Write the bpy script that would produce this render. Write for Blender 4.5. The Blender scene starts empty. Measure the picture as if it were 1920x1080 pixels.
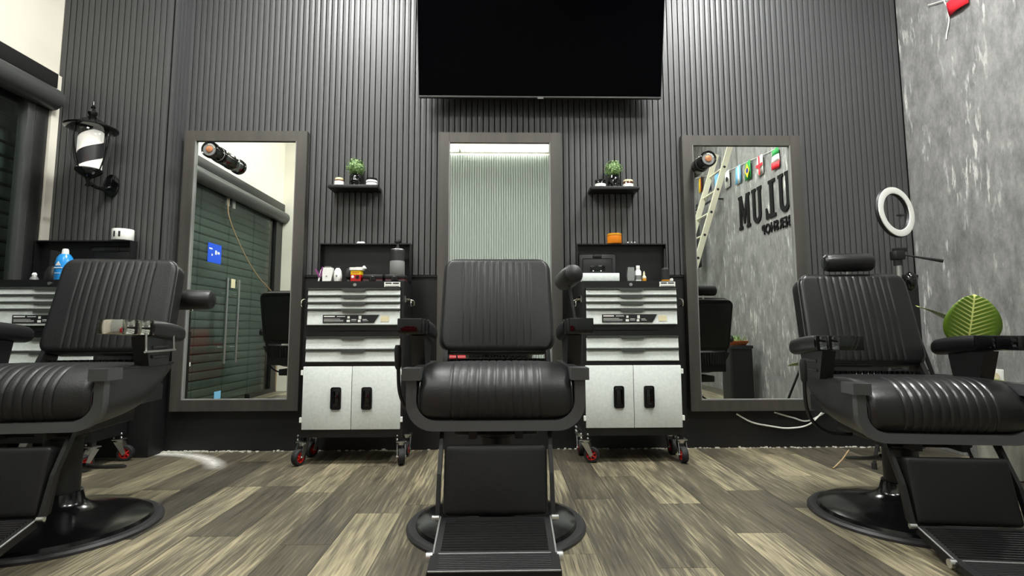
import bpy, bmesh, math, random
from mathutils import Vector, Matrix
random.seed(7)
PI = math.pi
S = bpy.context.scene
COL = S.collection
R = math.radians

# ------------------------------------------------------------------ camera, world, exposure
cam_d = bpy.data.cameras.new('camera'); cam = bpy.data.objects.new('camera', cam_d); COL.objects.link(cam)
cam.location = (0, -3.69, 0.8)
cam.rotation_euler = (PI/2 + math.atan2(97, 1000), R(.15), R(-1.15))
cam_d.sensor_width = 36; cam_d.lens = 36*1000/1920
cam_d.shift_y = -19/1920
cam_d.clip_start = 0.02
S.camera = cam
w = bpy.data.worlds.new('world'); S.world = w; w.use_nodes = True
w.node_tree.nodes['Background'].inputs[0].default_value = (.01, .012, .016, 1)
w.node_tree.nodes['Background'].inputs[1].default_value = .3
S.view_settings.view_transform = 'Standard'; S.view_settings.look = 'None'
S.view_settings.gamma = 1; S.view_settings.use_curve_mapping = False
S.view_settings.exposure = 0.45
LAMP_FRONT = 80.0     # emission of the ceiling panels above the slatted wall
LAMP_REAR = 44.0      # emission of the panels over the rest of the room

# ------------------------------------------------------------------ materials
def lin(c):
    c = c/255
    return c/12.92 if c <= .04045 else ((c+.055)/1.055)**2.4
def rgb(r, g, b): return (lin(r), lin(g), lin(b), 1)
MATS = {}
def mat(name, col, rough=.5, metal=0, bump=None, var=None, emit=None, coat=0, spec=.5):
    """bump=(scale,strength[,stretch xyz]); var=(scale, colour2[, stretch])"""
    m = bpy.data.materials.new(name); MATS[name] = m; m.use_nodes = True
    nt = m.node_tree; p = nt.nodes['Principled BSDF']
    p.inputs['Base Color'].default_value = col
    p.inputs['Roughness'].default_value = rough; p.inputs['Metallic'].default_value = metal
    p.inputs['Specular IOR Level'].default_value = spec
    if coat: p.inputs['Coat Weight'].default_value = coat; p.inputs['Coat Roughness'].default_value = .15
    if emit: p.inputs['Emission Color'].default_value = col; p.inputs['Emission Strength'].default_value = emit
    def noise(scale, stretch, detail=3):
        tc = nt.nodes.new('ShaderNodeTexCoord'); mp = nt.nodes.new('ShaderNodeMapping')
        mp.inputs['Scale'].default_value = stretch
        n = nt.nodes.new('ShaderNodeTexNoise'); n.inputs['Scale'].default_value = scale; n.inputs['Detail'].default_value = detail
        nt.links.new(tc.outputs['Object'], mp.inputs[0]); nt.links.new(mp.outputs[0], n.inputs['Vector'])
        return n
    if bump:
        n = noise(bump[0], bump[2] if len(bump) > 2 else (1, 1, 1))
        b = nt.nodes.new('ShaderNodeBump'); b.inputs['Strength'].default_value = bump[1]; b.inputs['Distance'].default_value = .003
        nt.links.new(n.outputs[0], b.inputs['Height']); nt.links.new(b.outputs[0], p.inputs['Normal'])
    if var:
        n = noise(var[0], var[2] if len(var) > 2 else (1, 1, 1), 5)
        cr = nt.nodes.new('ShaderNodeValToRGB'); cr.color_ramp.elements[0].position = .35; cr.color_ramp.elements[1].position = .68
        cr.color_ramp.elements[0].color = col; cr.color_ramp.elements[1].color = var[1]
        nt.links.new(n.outputs[0], cr.inputs[0]); nt.links.new(cr.outputs[0], p.inputs['Base Color'])
    return m
mat('slat', rgb(60, 61, 62), .46, bump=(30, .15, (1, 1, .04)), var=(25, rgb(74, 74, 72), (1, 1, .03)), spec=.5)
mat('slat_back', rgb(5, 5, 6), .8, spec=.2)
mat('wainscot', rgb(14, 14, 15), .55, bump=(40, .2))
mat('plaster', rgb(226, 222, 208), .85, bump=(25, .15), var=(1.5, rgb(212, 207, 192)))
mat('ceiling', rgb(205, 203, 198), .9)
mat('rear_slat', rgb(182, 190, 184), .35)
mat('black_frame', rgb(27, 27, 27), .4)
mat('grey_beam', rgb(62, 63, 62), .35)
mat('wood_frame', rgb(58, 56, 52), .5, bump=(30, .25, (1, 1, .12)), var=(18, rgb(70, 67, 61), (1, 1, .1)))
mat('leather', rgb(22, 22, 23), .46, bump=(160, .25), spec=.5)
mat('leather_gloss', rgb(15, 15, 16), .32, bump=(120, .15), spec=.6)
mat('leather_dark', rgb(13, 13, 14), .5, bump=(160, .2), spec=.4)
mat('foot_plastic', rgb(11, 11, 12), .5, spec=.35)
mat('piping', rgb(30, 30, 31), .35)
mat('plastic', rgb(33, 33, 34), .42)
mat('plastic_dark', rgb(17, 17, 18), .45)
mat('gloss_black', rgb(8, 8, 9), .09, spec=.6)
mat('base_black', rgb(16, 16, 17), .16, bump=(14, .1))
mat('rim_black', rgb(40, 40, 41), .45)
mat('rim_satin', rgb(66, 67, 68), .4)
mat('chrome', rgb(205, 203, 196), .08, 1)
mat('steel', rgb(205, 206, 205), .3, 1)
mat('black_metal', rgb(20, 20, 21), .38, bump=(200, .1))
mat('white_door', rgb(226, 231, 227), .4, bump=(220, .3), var=(60, rgb(214, 221, 217)))
mat('white', rgb(232, 232, 226), .4)
mat('pull', rgb(64, 67, 64), .35)
mat('rubber', rgb(20, 20, 21), .7)
mat('red', rgb(190, 34, 30), .4)
mat('red_leather', rgb(165, 18, 28), .35, bump=(90, .2))
mat('yellow', rgb(240, 205, 20), .45)
mat('orange', rgb(224, 128, 20), .4)
mat('blue_liquid', rgb(40, 140, 215), .22)
mat('blue_sign', rgb(20, 80, 215), .4)
mat('sky_blue', rgb(120, 185, 225), .5)
mat('navy', rgb(28, 42, 130), .6)
mat('flag_green', rgb(20, 140, 60), .6)
mat('flag_red', rgb(215, 30, 45), .6)
mat('flag_white', rgb(235, 235, 232), .6)
mat('flag_yellow', rgb(240, 200, 40), .6)
mat('flag_black', rgb(18, 18, 18), .6)
mat('flag_brown', rgb(150, 40, 30), .6)
mat('amber', rgb(190, 130, 30), .2)
mat('cream', rgb(222, 212, 176), .45)
mat('copper', rgb(205, 140, 100), .3, .6)
mat('purple', rgb(120, 55, 110), .4)
mat('grey', rgb(120, 120, 118), .5)
mat('dark_case', rgb(34, 32, 34), .35)
mat('leaf_topiary', rgb(56, 98, 44), .5, var=(110, rgb(168, 196, 132)))
mat('amber_glass', rgb(74, 36, 20), .2)
mat('dark_red', rgb(78, 24, 30), .5)
mat('terracotta', rgb(170, 90, 45), .7)
mat('stone_pot', rgb(120, 120, 112), .7, var=(20, rgb(160, 160, 150), (1, 1, .2)))
mat('tan_cord', rgb(176, 150, 112), .7)
mat('aluminium', rgb(212, 208, 186), .4, .35)
mat('shutter', rgb(74, 80, 78), .5)
mat('print_black', rgb(20, 20, 24), .5)
mat('letter', rgb(8, 8, 9), .8, spec=.2)
mat('dust', rgb(205, 202, 190), .9)
mat('tv_screen', rgb(1, 1, 2), .05, spec=.05)
mat('diffuser_front', rgb(252, 253, 250), .5, emit=LAMP_FRONT)
mat('diffuser_rear', rgb(252, 253, 249), .5, emit=LAMP_REAR)
mat('diffuser_tube', rgb(253, 253, 248), .5, emit=22)
mat('mirror', (.86, .9, .86, 1), .0, 1)

def glass_mat(name, tint, f0=.06, rough=0.0):
    m = bpy.data.materials.new(name); MATS[name] = m; m.use_nodes = True; nt = m.node_tree
    nt.nodes.remove(nt.nodes['Principled BSDF'])
    tr = nt.nodes.new('ShaderNodeBsdfTransparent'); tr.inputs[0].default_value = tint
    gl = nt.nodes.new('ShaderNodeBsdfGlossy'); gl.inputs['Roughness'].default_value = rough
    fa = nt.nodes.new('ShaderNodeLayerWeight'); fa.inputs[0].default_value = .5
    pw = nt.nodes.new('ShaderNodeMath'); pw.operation = 'POWER'; pw.inputs[1].default_value = 4.5; nt.links.new(fa.outputs['Facing'], pw.inputs[0])
    lw = nt.nodes.new('ShaderNodeMath'); lw.operation = 'MULTIPLY_ADD'; lw.inputs[1].default_value = .7; lw.inputs[2].default_value = .04; nt.links.new(pw.outputs[0], lw.inputs[0])
    mx = nt.nodes.new('ShaderNodeMixShader')
    nt.links.new(lw.outputs[0], mx.inputs[0]); nt.links.new(tr.outputs[0], mx.inputs[1]); nt.links.new(gl.outputs[0], mx.inputs[2])
    nt.links.new(mx.outputs[0], nt.nodes['Material Output'].inputs[0])
    return m
glass_mat('glass', (.84, .90, .87, 1)); glass_mat('clear_glass', (.98, .98, .97, 1)); glass_mat('grey_glass', (.55, .57, .56, 1))

def wallpaper():
    m = bpy.data.materials.new('wallpaper'); MATS['wallpaper'] = m; m.use_nodes = True; nt = m.node_tree
    p = nt.nodes['Principled BSDF']; p.inputs['Roughness'].default_value = .55
    tc = nt.nodes.new('ShaderNodeTexCoord')
    def layer(stretch, scale, lo, hi, c0, c1, detail=6, rough=.6):
        mp = nt.nodes.new('ShaderNodeMapping'); mp.inputs['Scale'].default_value = stretch
        n = nt.nodes.new('ShaderNodeTexNoise'); n.inputs['Scale'].default_value = scale; n.inputs['Detail'].default_value = detail; n.inputs['Roughness'].default_value = rough
        cr = nt.nodes.new('ShaderNodeValToRGB'); e = cr.color_ramp.elements
        e[0].position = lo; e[1].position = hi; e[0].color = c0; e[1].color = c1
        nt.links.new(tc.outputs['Object'], mp.inputs[0]); nt.links.new(mp.outputs[0], n.inputs['Vector']); nt.links.new(n.outputs[0], cr.inputs[0])
        return cr
    a = layer((1, 1, .45), 11, .30, .72, rgb(82, 82, 82), rgb(152, 151, 149), 10, .8)
    b = layer((1, 1, .2), 34, .54, .66, (0, 0, 0, 1), (1, 1, 1, 1), 4, .6)
    bm_ = layer((1, 1, .35), 9.0, .46, .64, (0, 0, 0, 1), (1, 1, 1, 1), 3, .5)
    c = layer((1, 1, .2), 34, .62, .74, (0, 0, 0, 1), (1, 1, 1, 1), 4, .6)
    mul = nt.nodes.new('ShaderNodeMath'); mul.operation = 'MULTIPLY'
    nt.links.new(b.outputs[0], mul.inputs[0]); nt.links.new(bm_.outputs[0], mul.inputs[1])
    mx = nt.nodes.new('ShaderNodeMixRGB'); mx.inputs[2].default_value = rgb(214, 213, 208)
    nt.links.new(mul.outputs[0], mx.inputs[0]); nt.links.new(a.outputs[0], mx.inputs[1])
    m2 = nt.nodes.new('ShaderNodeMixRGB'); m2.inputs[2].default_value = rgb(86, 84, 80)
    ml = nt.nodes.new('ShaderNodeMath'); ml.operation = 'MULTIPLY'; ml.inputs[1].default_value = .5
    nt.links.new(c.outputs[0], ml.inputs[0]); nt.links.new(ml.outputs[0], m2.inputs[0]); nt.links.new(mx.outputs[0], m2.inputs[1])
    nt.links.new(m2.outputs[0], p.inputs['Base Color'])
    bp = nt.nodes.new('ShaderNodeBump'); bp.inputs['Strength'].default_value = .25; bp.inputs['Distance'].default_value = .004
    nt.links.new(mul.outputs[0], bp.inputs['Height']); nt.links.new(bp.outputs[0], p.inputs['Normal'])
wallpaper()

def plank_mat():
    m = bpy.data.materials.new('plank'); MATS['plank'] = m; m.use_nodes = True; nt = m.node_tree
    p = nt.nodes['Principled BSDF']; p.inputs['Roughness'].default_value = .42
    L = nt.links.new
    geo = nt.nodes.new('ShaderNodeNewGeometry'); oi = nt.nodes.new('ShaderNodeObjectInfo')
    add = nt.nodes.new('ShaderNodeVectorMath'); add.operation = 'MULTIPLY_ADD'
    add.inputs[1].default_value = (1, 1, 1)
    rnd = nt.nodes.new('ShaderNodeMath'); rnd.operation = 'MULTIPLY'; rnd.inputs[1].default_value = 37
    L(oi.outputs['Random'], rnd.inputs[0]); L(geo.outputs['Position'], add.inputs[0]); L(rnd.outputs[0], add.inputs[2])
    def noise(sc, st, det, dist=0):
        mp = nt.nodes.new('ShaderNodeMapping'); mp.inputs['Scale'].default_value = st
        n = nt.nodes.new('ShaderNodeTexNoise'); n.inputs['Scale'].default_value = sc; n.inputs['Detail'].default_value = det; n.inputs['Distortion'].default_value = dist
        L(add.outputs[0], mp.inputs[0]); L(mp.outputs[0], n.inputs['Vector']); return n
    big = noise(7, (1, .13, 1), 5, .9)
    fine = noise(110, (1, .045, 1), 6, .4)
    m1 = nt.nodes.new('ShaderNodeMath'); m1.operation = 'MULTIPLY_ADD'; m1.inputs[1].default_value = .5
    f2 = nt.nodes.new('ShaderNodeMath'); f2.operation = 'MULTIPLY'; f2.inputs[1].default_value = .66
    L(fine.outputs[0], f2.inputs[0]); L(big.outputs[0], m1.inputs[0]); L(f2.outputs[0], m1.inputs[2])
    t2 = nt.nodes.new('ShaderNodeMath'); t2.operation = 'MULTIPLY_ADD'; t2.inputs[1].default_value = .26
    tone = nt.nodes.new('ShaderNodeSeparateColor'); L(oi.outputs['Color'], tone.inputs[0]); L(tone.outputs[0], t2.inputs[0]); L(m1.outputs[0], t2.inputs[2])
    cr = nt.nodes.new('ShaderNodeValToRGB'); e = cr.color_ramp.elements
    e[0].position = .44; e[0].color = rgb(38, 36, 30); e[1].position = .98; e[1].color = rgb(172, 161, 130)
    k = e.new(.72); k.color = rgb(92, 86, 71)
    L(t2.outputs[0], cr.inputs[0])
    # powder smear: an arc of white dust on the boards beside the first trolley
    sub = nt.nodes.new('ShaderNodeVectorMath'); sub.operation = 'SUBTRACT'; sub.inputs[1].default_value = (-2.26, -.71, 0)
    ln = nt.nodes.new('ShaderNodeVectorMath'); ln.operation = 'LENGTH'
    L(geo.outputs['Position'], sub.inputs[0]); L(sub.outputs[0], ln.inputs[0])
    d = nt.nodes.new('ShaderNodeMath'); d.operation = 'SUBTRACT'; d.inputs[1].default_value = .64
    L(ln.outputs['Value'], d.inputs[0])
    ab = nt.nodes.new('ShaderNodeMath'); ab.operation = 'ABSOLUTE'; L(d.outputs[0], ab.inputs[0])
    mr = nt.nodes.new('ShaderNodeMapRange'); mr.inputs[1].default_value = .07; mr.inputs[4].default_value = 1.6; mr.inputs[2].default_value = .0; L(ab.outputs[0], mr.inputs[0])
    sx = nt.nodes.new('ShaderNodeSeparateXYZ'); L(geo.outputs['Position'], sx.inputs[0])
    cut = nt.nodes.new('ShaderNodeMapRange'); cut.inputs[1].default_value = -.5; cut.inputs[2].default_value = -.34; L(sx.outputs['Y'], cut.inputs[0])
    dn = nt.nodes.new('ShaderNodeTexNoise'); dn.inputs['Scale'].default_value = 40; dn.inputs['Roughness'].default_value = .7; L(geo.outputs['Position'], dn.inputs['Vector'])
    q = nt.nodes.new('ShaderNodeMath'); q.operation = 'MULTIPLY'; L(mr.outputs[0], q.inputs[0]); L(cut.outputs[0], q.inputs[1])
    q2 = nt.nodes.new('ShaderNodeMath'); q2.operation = 'MULTIPLY'; q2.use_clamp = True; L(q.outputs[0], q2.inputs[0]); L(dn.outputs[0], q2.inputs[1])
    mx = nt.nodes.new('ShaderNodeMixRGB'); mx.inputs[2].default_value = rgb(240, 238, 230)
    L(q2.outputs[0], mx.inputs[0]); L(cr.outputs[0], mx.inputs[1]); L(mx.outputs[0], p.inputs['Base Color'])
    bp = nt.nodes.new('ShaderNodeBump'); bp.inputs['Strength'].default_value = .12; bp.inputs['Distance'].default_value = .002
    L(fine.outputs[0], bp.inputs['Height']); L(bp.outputs[0], p.inputs['Normal'])
plank_mat()

def stripe_mat():   # barber's pole stripes: helix around local z
    m = bpy.data.materials.new('pole_stripe'); MATS['pole_stripe'] = m; m.use_nodes = True; nt = m.node_tree; L = nt.links.new
    p = nt.nodes['Principled BSDF']; p.inputs['Roughness'].default_value = .4
    tc = nt.nodes.new('ShaderNodeTexCoord'); s = nt.nodes.new('ShaderNodeSeparateXYZ'); L(tc.outputs['Object'], s.inputs[0])
    at = nt.nodes.new('ShaderNodeMath'); at.operation = 'ARCTAN2'; L(s.outputs['Y'], at.inputs[0]); L(s.outputs['X'], at.inputs[1])
    a2 = nt.nodes.new('ShaderNodeMath'); a2.operation = 'MULTIPLY'; a2.inputs[1].default_value = 1/(2*PI); L(at.outputs[0], a2.inputs[0])
    z = nt.nodes.new('ShaderNodeMath'); z.operation = 'MULTIPLY_ADD'; z.inputs[1].default_value = -5.0; L(s.outputs['Z'], z.inputs[0]); L(a2.outputs[0], z.inputs[2])
    ad = nt.nodes.new('ShaderNodeMath'); ad.operation = 'ADD'; ad.inputs[1].default_value = 20.32; L(z.outputs[0], ad.inputs[0])
    fr = nt.nodes.new('ShaderNodeMath'); fr.operation = 'FRACT'; L(ad.outputs[0], fr.inputs[0])
    gt = nt.nodes.new('ShaderNodeMath'); gt.operation = 'GREATER_THAN'; gt.inputs[1].default_value = .5; L(fr.outputs[0], gt.inputs[0])
    mx = nt.nodes.new('ShaderNodeMixRGB'); mx.inputs[1].default_value = rgb(235, 233, 224); mx.inputs[2].default_value = rgb(28, 28, 30)
    L(gt.outputs[0], mx.inputs[0]); L(mx.outputs[0], p.inputs['Base Color']); L(mx.outputs[0], p.inputs['Emission Color']); p.inputs['Emission Strength'].default_value = .4  # faint glow added to brighten the stripes shaded by the lantern roof
stripe_mat()

def leaf_mat():     # big leaf: pale midrib and side veins, in leaf coordinates (x across, y along)
    m = bpy.data.materials.new('big_leaf'); MATS['big_leaf'] = m; m.use_nodes = True; nt = m.node_tree; L = nt.links.new
    p = nt.nodes['Principled BSDF']; p.inputs['Roughness'].default_value = .35
    tc = nt.nodes.new('ShaderNodeTexCoord'); s = nt.nodes.new('ShaderNodeSeparateXYZ'); L(tc.outputs['Object'], s.inputs[0])
    ax = nt.nodes.new('ShaderNodeMath'); ax.operation = 'ABSOLUTE'; L(s.outputs['X'], ax.inputs[0])
    k = nt.nodes.new('ShaderNodeMath'); k.operation = 'MULTIPLY_ADD'; k.inputs[1].default_value = -.55; L(ax.outputs[0], k.inputs[0]); L(s.outputs['Y'], k.inputs[2])
    k2 = nt.nodes.new('ShaderNodeMath'); k2.operation = 'MULTIPLY'; k2.inputs[1].default_value = 270; L(k.outputs[0], k2.inputs[0])
    sn = nt.nodes.new('ShaderNodeMath'); sn.operation = 'SINE'; L(k2.outputs[0], sn.inputs[0])
    fade = nt.nodes.new('ShaderNodeMapRange'); fade.inputs[1].default_value = .11; fade.inputs[2].default_value = .0; L(ax.outputs[0], fade.inputs[0])
    th = nt.nodes.new('ShaderNodeMapRange'); th.inputs[1].default_value = .1; th.inputs[2].default_value = .9; L(sn.outputs[0], th.inputs[0])
    ml = nt.nodes.new('ShaderNodeMath'); ml.operation = 'MULTIPLY'; L(fade.outputs[0], ml.inputs[0]); L(th.outputs[0], ml.inputs[1])
    rib = nt.nodes.new('ShaderNodeMapRange'); rib.inputs[1].default_value = .006; rib.inputs[2].default_value = .002; L(ax.outputs[0], rib.inputs[0])
    mxm = nt.nodes.new('ShaderNodeMath'); mxm.operation = 'MAXIMUM'; L(ml.outputs[0], mxm.inputs[0]); L(rib.outputs[0], mxm.inputs[1])
    mx = nt.nodes.new('ShaderNodeMixRGB'); mx.inputs[1].default_value = rgb(76, 104, 20); mx.inputs[2].default_value = rgb(205, 212, 130)
    L(mxm.outputs[0], mx.inputs[0]); L(mx.outputs[0], p.inputs['Base Color'])
leaf_mat()

# ------------------------------------------------------------------ mesh helpers
class MB:
    def __init__(s): s.bm = bmesh.new()
    def box(s, x0, x1, y0, y1, z0, z1, bev=0, seg=2, M=None):
        r = bmesh.ops.create_cube(s.bm, size=1)
        v = r['verts']
        bmesh.ops.scale(s.bm, vec=(abs(x1-x0), abs(y1-y0), abs(z1-z0)), verts=v)
        bmesh.ops.translate(s.bm, vec=((x0+x1)/2, (y0+y1)/2, (z0+z1)/2), verts=v)
        if bev:
            es = list({e for q in v for e in q.link_edges})
            rb = bmesh.ops.bevel(s.bm, geom=es, offset=bev, segments=seg, affect='EDGES', profile=.5)
            v = list({q for f in rb['faces'] for q in f.verts} | {q for q in v if q.is_valid})
        if M: bmesh.ops.transform(s.bm, matrix=M, verts=v)
        return s
    def prism(s, poly, d0, d1, axis='y', M=None):
        """poly: 2-D points; axis 'y': poly is (x,z); 'x': poly is (y,z); 'z': poly is (x,y)"""
        def P(a, b, d): return {'y': (a, d, b), 'x': (d, a, b), 'z': (a, b, d)}[axis]
        A = [s.bm.verts.new(P(a, b, d0)) for a, b in poly]; B = [s.bm.verts.new(P(a, b, d1)) for a, b in poly]
        n = len(poly)
        fs = [s.bm.faces.new(A), s.bm.faces.new(B[::-1])]
        for i in range(n): fs.append(s.bm.faces.new((A[i], B[i], B[(i+1) % n], A[(i+1) % n])))
        if M: bmesh.ops.transform(s.bm, matrix=M, verts=A+B)
        return s
    def lathe(s, prof, n=32, M=None, cap=True):
        rings = []; allv = []
        for r, z in prof:
            ring = [s.bm.verts.new((max(r, 1e-4)*math.cos(2*PI*i/n), max(r, 1e-4)*math.sin(2*PI*i/n), z)) for i in range(n)]
            rings.append(ring); allv += ring
        for a, b in zip(rings, rings[1:]):
            for i in range(n): s.bm.faces.new((a[i], a[(i+1) % n], b[(i+1) % n], b[i]))
        if cap: s.bm.faces.new(rings[0][::-1]); s.bm.faces.new(rings[-1])
        if M: bmesh.ops.transform(s.bm, matrix=M, verts=allv)
        return s
    def tube(s, pts, r, n=10, closed=False, rr=None):
        pts = [Vector(p) for p in pts]; m = len(pts); rings = []
        up = None
        for i in range(m):
            if closed: t = pts[(i+1) % m] - pts[i-1]
            else: t = pts[min(i+1, m-1)] - pts[max(i-1, 0)]
            t.normalize()
            if up is None:
                up = Vector((0, 0, 1)) if abs(t.z) < .9 else Vector((1, 0, 0))
            a = (up - t*up.dot(t)); a.normalize(); b = t.cross(a); up = a
            ri = rr[i] if rr else r
            rings.append([s.bm.verts.new(pts[i] + a*math.cos(2*PI*k/n)*ri + b*math.sin(2*PI*k/n)*ri) for k in range(n)])
        for i in range(m if closed else m-1):
            A, B = rings[i], rings[(i+1) % m]
            for k in range(n): s.bm.faces.new((A[k], A[(k+1) % n], B[(k+1) % n], B[k]))
        if not closed: s.bm.faces.new(rings[0][::-1]); s.bm.faces.new(rings[-1])
        return s
    def sphere(s, c, r, sx=1, sy=1, sz=1, u=16, v=10):
        q = bmesh.ops.create_uvsphere(s.bm, u_segments=u, v_segments=v, radius=r)['verts']
        bmesh.ops.scale(s.bm, vec=(sx, sy, sz), verts=q); bmesh.ops.translate(s.bm, vec=c, verts=q); return s
    def cyl(s, p0, p1, r, n=20, r2=None):
        p0, p1 = Vector(p0), Vector(p1); d = p1-p0
        M = Matrix.Translation(p0) @ Vector((0, 0, 1)).rotation_difference(d.normalized()).to_matrix().to_4x4()
        return s.lathe([(r, 0), (r2 if r2 is not None else r, d.length)], n, M)
    def grid(s, rows):
        V = [[s.bm.verts.new(p) for p in row] for row in rows]
        for i in range(len(V)-1):
            for j in range(len(V[0])-1): s.bm.faces.new((V[i][j], V[i][j+1], V[i+1][j+1], V[i+1][j]))
        return V
    def mesh(s, name, m, smooth=35):
        bmesh.ops.recalc_face_normals(s.bm, faces=s.bm.faces)
        me = bpy.data.meshes.new(name); s.bm.to_mesh(me); s.bm.free()
        if m: me.materials.append(MATS[m])
        if smooth:
            for p in me.polygons: p.use_smooth = True
            me.set_sharp_from_angle(angle=R(smooth))
        return me
    def obj(s, name, m, parent=None, smooth=35, loc=None, rot=None):
        return link(name, s.mesh(name, m, smooth), parent, loc, rot)
def link(name, me, parent=None, loc=None, rot=None):
    o = bpy.data.objects.new(name, me); COL.objects.link(o)
    if parent: o.parent = parent
    if loc: o.location = loc
    if rot: o.rotation_euler = rot
    return o
def tag(o, label, cat, group=None):
    o['label'] = label; o['category'] = cat
    if group: o['group'] = group
    return o
def thing(name, label, cat, loc=(0, 0, 0), rz=0, group=None):
    o = bpy.data.objects.new(name, None); COL.objects.link(o); o.location = loc; o.rotation_euler = (0, 0, rz)
    return tag(o, label, cat, group)
def struct(o): o['kind'] = 'structure'; return o
def rrect(w, h, r, n=6, cx=0, cy=0):
    pts = []
    for sx, sy, a0 in ((1, 1, 0), (-1, 1, 90), (-1, -1, 180), (1, -1, 270)):
        for k in range(n+1):
            a = R(a0+90*k/n); pts.append((cx+sx*(w/2-r)+r*math.cos(a), cy+sy*(h/2-r)+r*math.sin(a)))
    return pts
def bez(p, n=8):
    """smooth Catmull-Rom through points"""
    p = [Vector(q) for q in p]; out = []
    for i in range(len(p)-1):
        a, b, c, d = p[max(i-1, 0)], p[i], p[i+1], p[min(i+2, len(p)-1)]
        for k in range(n):
            t = k/n; out.append(.5*((2*b)+(c-a)*t+(2*a-5*b+4*c-d)*t*t+(3*b-a-3*c+d)*t**3))
    out.append(p[-1]); return out

# ------------------------------------------------------------------ room shell
XL, XR, YB, ZC = -2.98, 2.93, -5.05, 3.86
ZS = 1.178      # slats start above the plain black wainscot
flo = struct(MB().box(-3.6, XR+.1, YB-.1, .15, -.12, -.012).obj('floor', 'slat_back', smooth=0))
# floor boards, one object each; they run towards the slatted wall
PW = .195; meshes = {}
# board ends (y) and tones (0 dark .. 1 pale) of the boards in plain view, by column; the rest are random
ENDS = {0: ([-1.25], [.55, 1.0]), -1: ([-.43, -1.59], [.6, .3, .1]), -2: ([-.94], [.8, .6]), -3: ([-.83, -1.5], [.5, .05, .75]),
        -4: ([-.83], [.4, .8]), 4: ([-.56, -1.7], [.4, .8, 1.0]), 5: ([-1.08], [.1, .4]), 6: ([-.7, -1.82], [.65, .45, .6]),
        7: ([-1.16], [.8, .25]), 8: ([-1.52], [.3, .7]), 9: ([-.97], [.6, .1]), 10: ([-1.23], [.35, .85])}
for ci in range(-14, 19):
    x0 = -.637+PW*ci; x1 = min(x0+PW, XR)
    if x1-x0 < .01: break
    if ci in ENDS: cuts, tones = list(ENDS[ci][0]), list(ENDS[ci][1])
    else:
        cuts = []; yy = .05-random.uniform(.2, 1.2)
        while yy > -2.3: cuts.append(yy); yy -= 1.22
        tones = [random.random() for _ in range(len(cuts)+1)]
    while cuts[-1]-1.22 > YB: cuts.append(cuts[-1]-1.22); tones.append(random.random())
    ys = [.05]+cuts+[YB]
    for k in range(len(ys)-1):
        ya, yb = ys[k], ys[k+1]
        key = (round(ya-yb, 3), round(x1-x0, 3))
        if key not in meshes:
            w_ = x1-x0; meshes[key] = MB().box(-w_/2+.0007, w_/2-.0007, -(ya-yb)/2+.0007, (ya-yb)/2-.0007, -.012, 0).mesh('plank', 'plank', 0)
        o = link('plank', meshes[key], flo, ((x0+x1)/2, (ya+yb)/2, 0)); q = tones[k] if k < len(tones) else .5; o.color = (q, q, q, 1)
cei = struct(MB().box(-3.1, XR+.1, YB-.1, .15, ZC, ZC+.1).obj('ceiling', 'ceiling', smooth=0))

# slatted wall
wb = struct(MB().box(XL-.1, XR+.1, .0, .12, 0, ZC).obj('wall_back', 'slat_back', smooth=0))
JX, JY = -2.245, -.17     # corner of the projecting pier on the left
MB().box(XL, JX, JY+.0, .0, 0, ZC).obj('pier', 'slat_back', wb, 0)
def slat_mesh(h, m='slat'):
    return MB().prism([(-.0174, 0), (-.0164, -.0155), (0, -.0172), (.0164, -.0155), (.0174, 0)], 0, h, 'z').mesh('slat', m, 0)
sm = slat_mesh(ZC-ZS); PT = .0405
n = int((XR-JX)/PT)
for i in range(n): link('slat', sm, wb, (JX+.032+PT*i, 0, ZS))
for i in range(int((JX-XL)/PT)): link('slat', sm, wb, (JX-.022-PT*i, JY, ZS))
for i in range(4): link('slat', sm, wb, (JX, -.022-PT*i, ZS), (0, 0, PI/2))
MB().box(JX+.001, XR, -.012, 0, 0, ZS-.002).obj('wainscot', 'wainscot', wb, 0)
MB().box(XL, JX+.011, JY-.012, JY, 0, ZS-.002).obj('wainscot', 'wainscot', wb, 0)
MB().box(JX, JX+.011, JY, -.012, 0, ZS-.002).obj('wainscot', 'wainscot', wb, 0)
MB().box(JX+.02, XR, -.02, -.012, ZS-.016, ZS-.003).obj('wainscot_cap', 'black_metal', wb, 0)

# right wall with mottled grey wallpaper
struct(MB().box(XR, XR+.1, YB-.1, .15, 0, ZC).obj('wall_right', 'wallpaper', smooth=0))
# rear wall, ribbed pale panels below a plain plaster band
wr = struct(MB().box(-3.1, XR+.1, YB-.12, YB, 0, ZC).obj('wall_rear', 'plaster', smooth=0))
MB().box(XL+.15, XR, YB, YB+.01, 0, 3.69).obj('panel_backing', 'grey', wr, 0)
rs = MB().prism([(-.0175, .01), (-.010, .024), (0, .027), (.010, .024), (.0175, .01)], 0, 3.67, 'z').mesh('slat', 'rear_slat', 30)
for i in range(int((XR-XL-.2)/.04)): link('slat', rs, wr, (XL+.2+.04*i, YB, .01))

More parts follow.
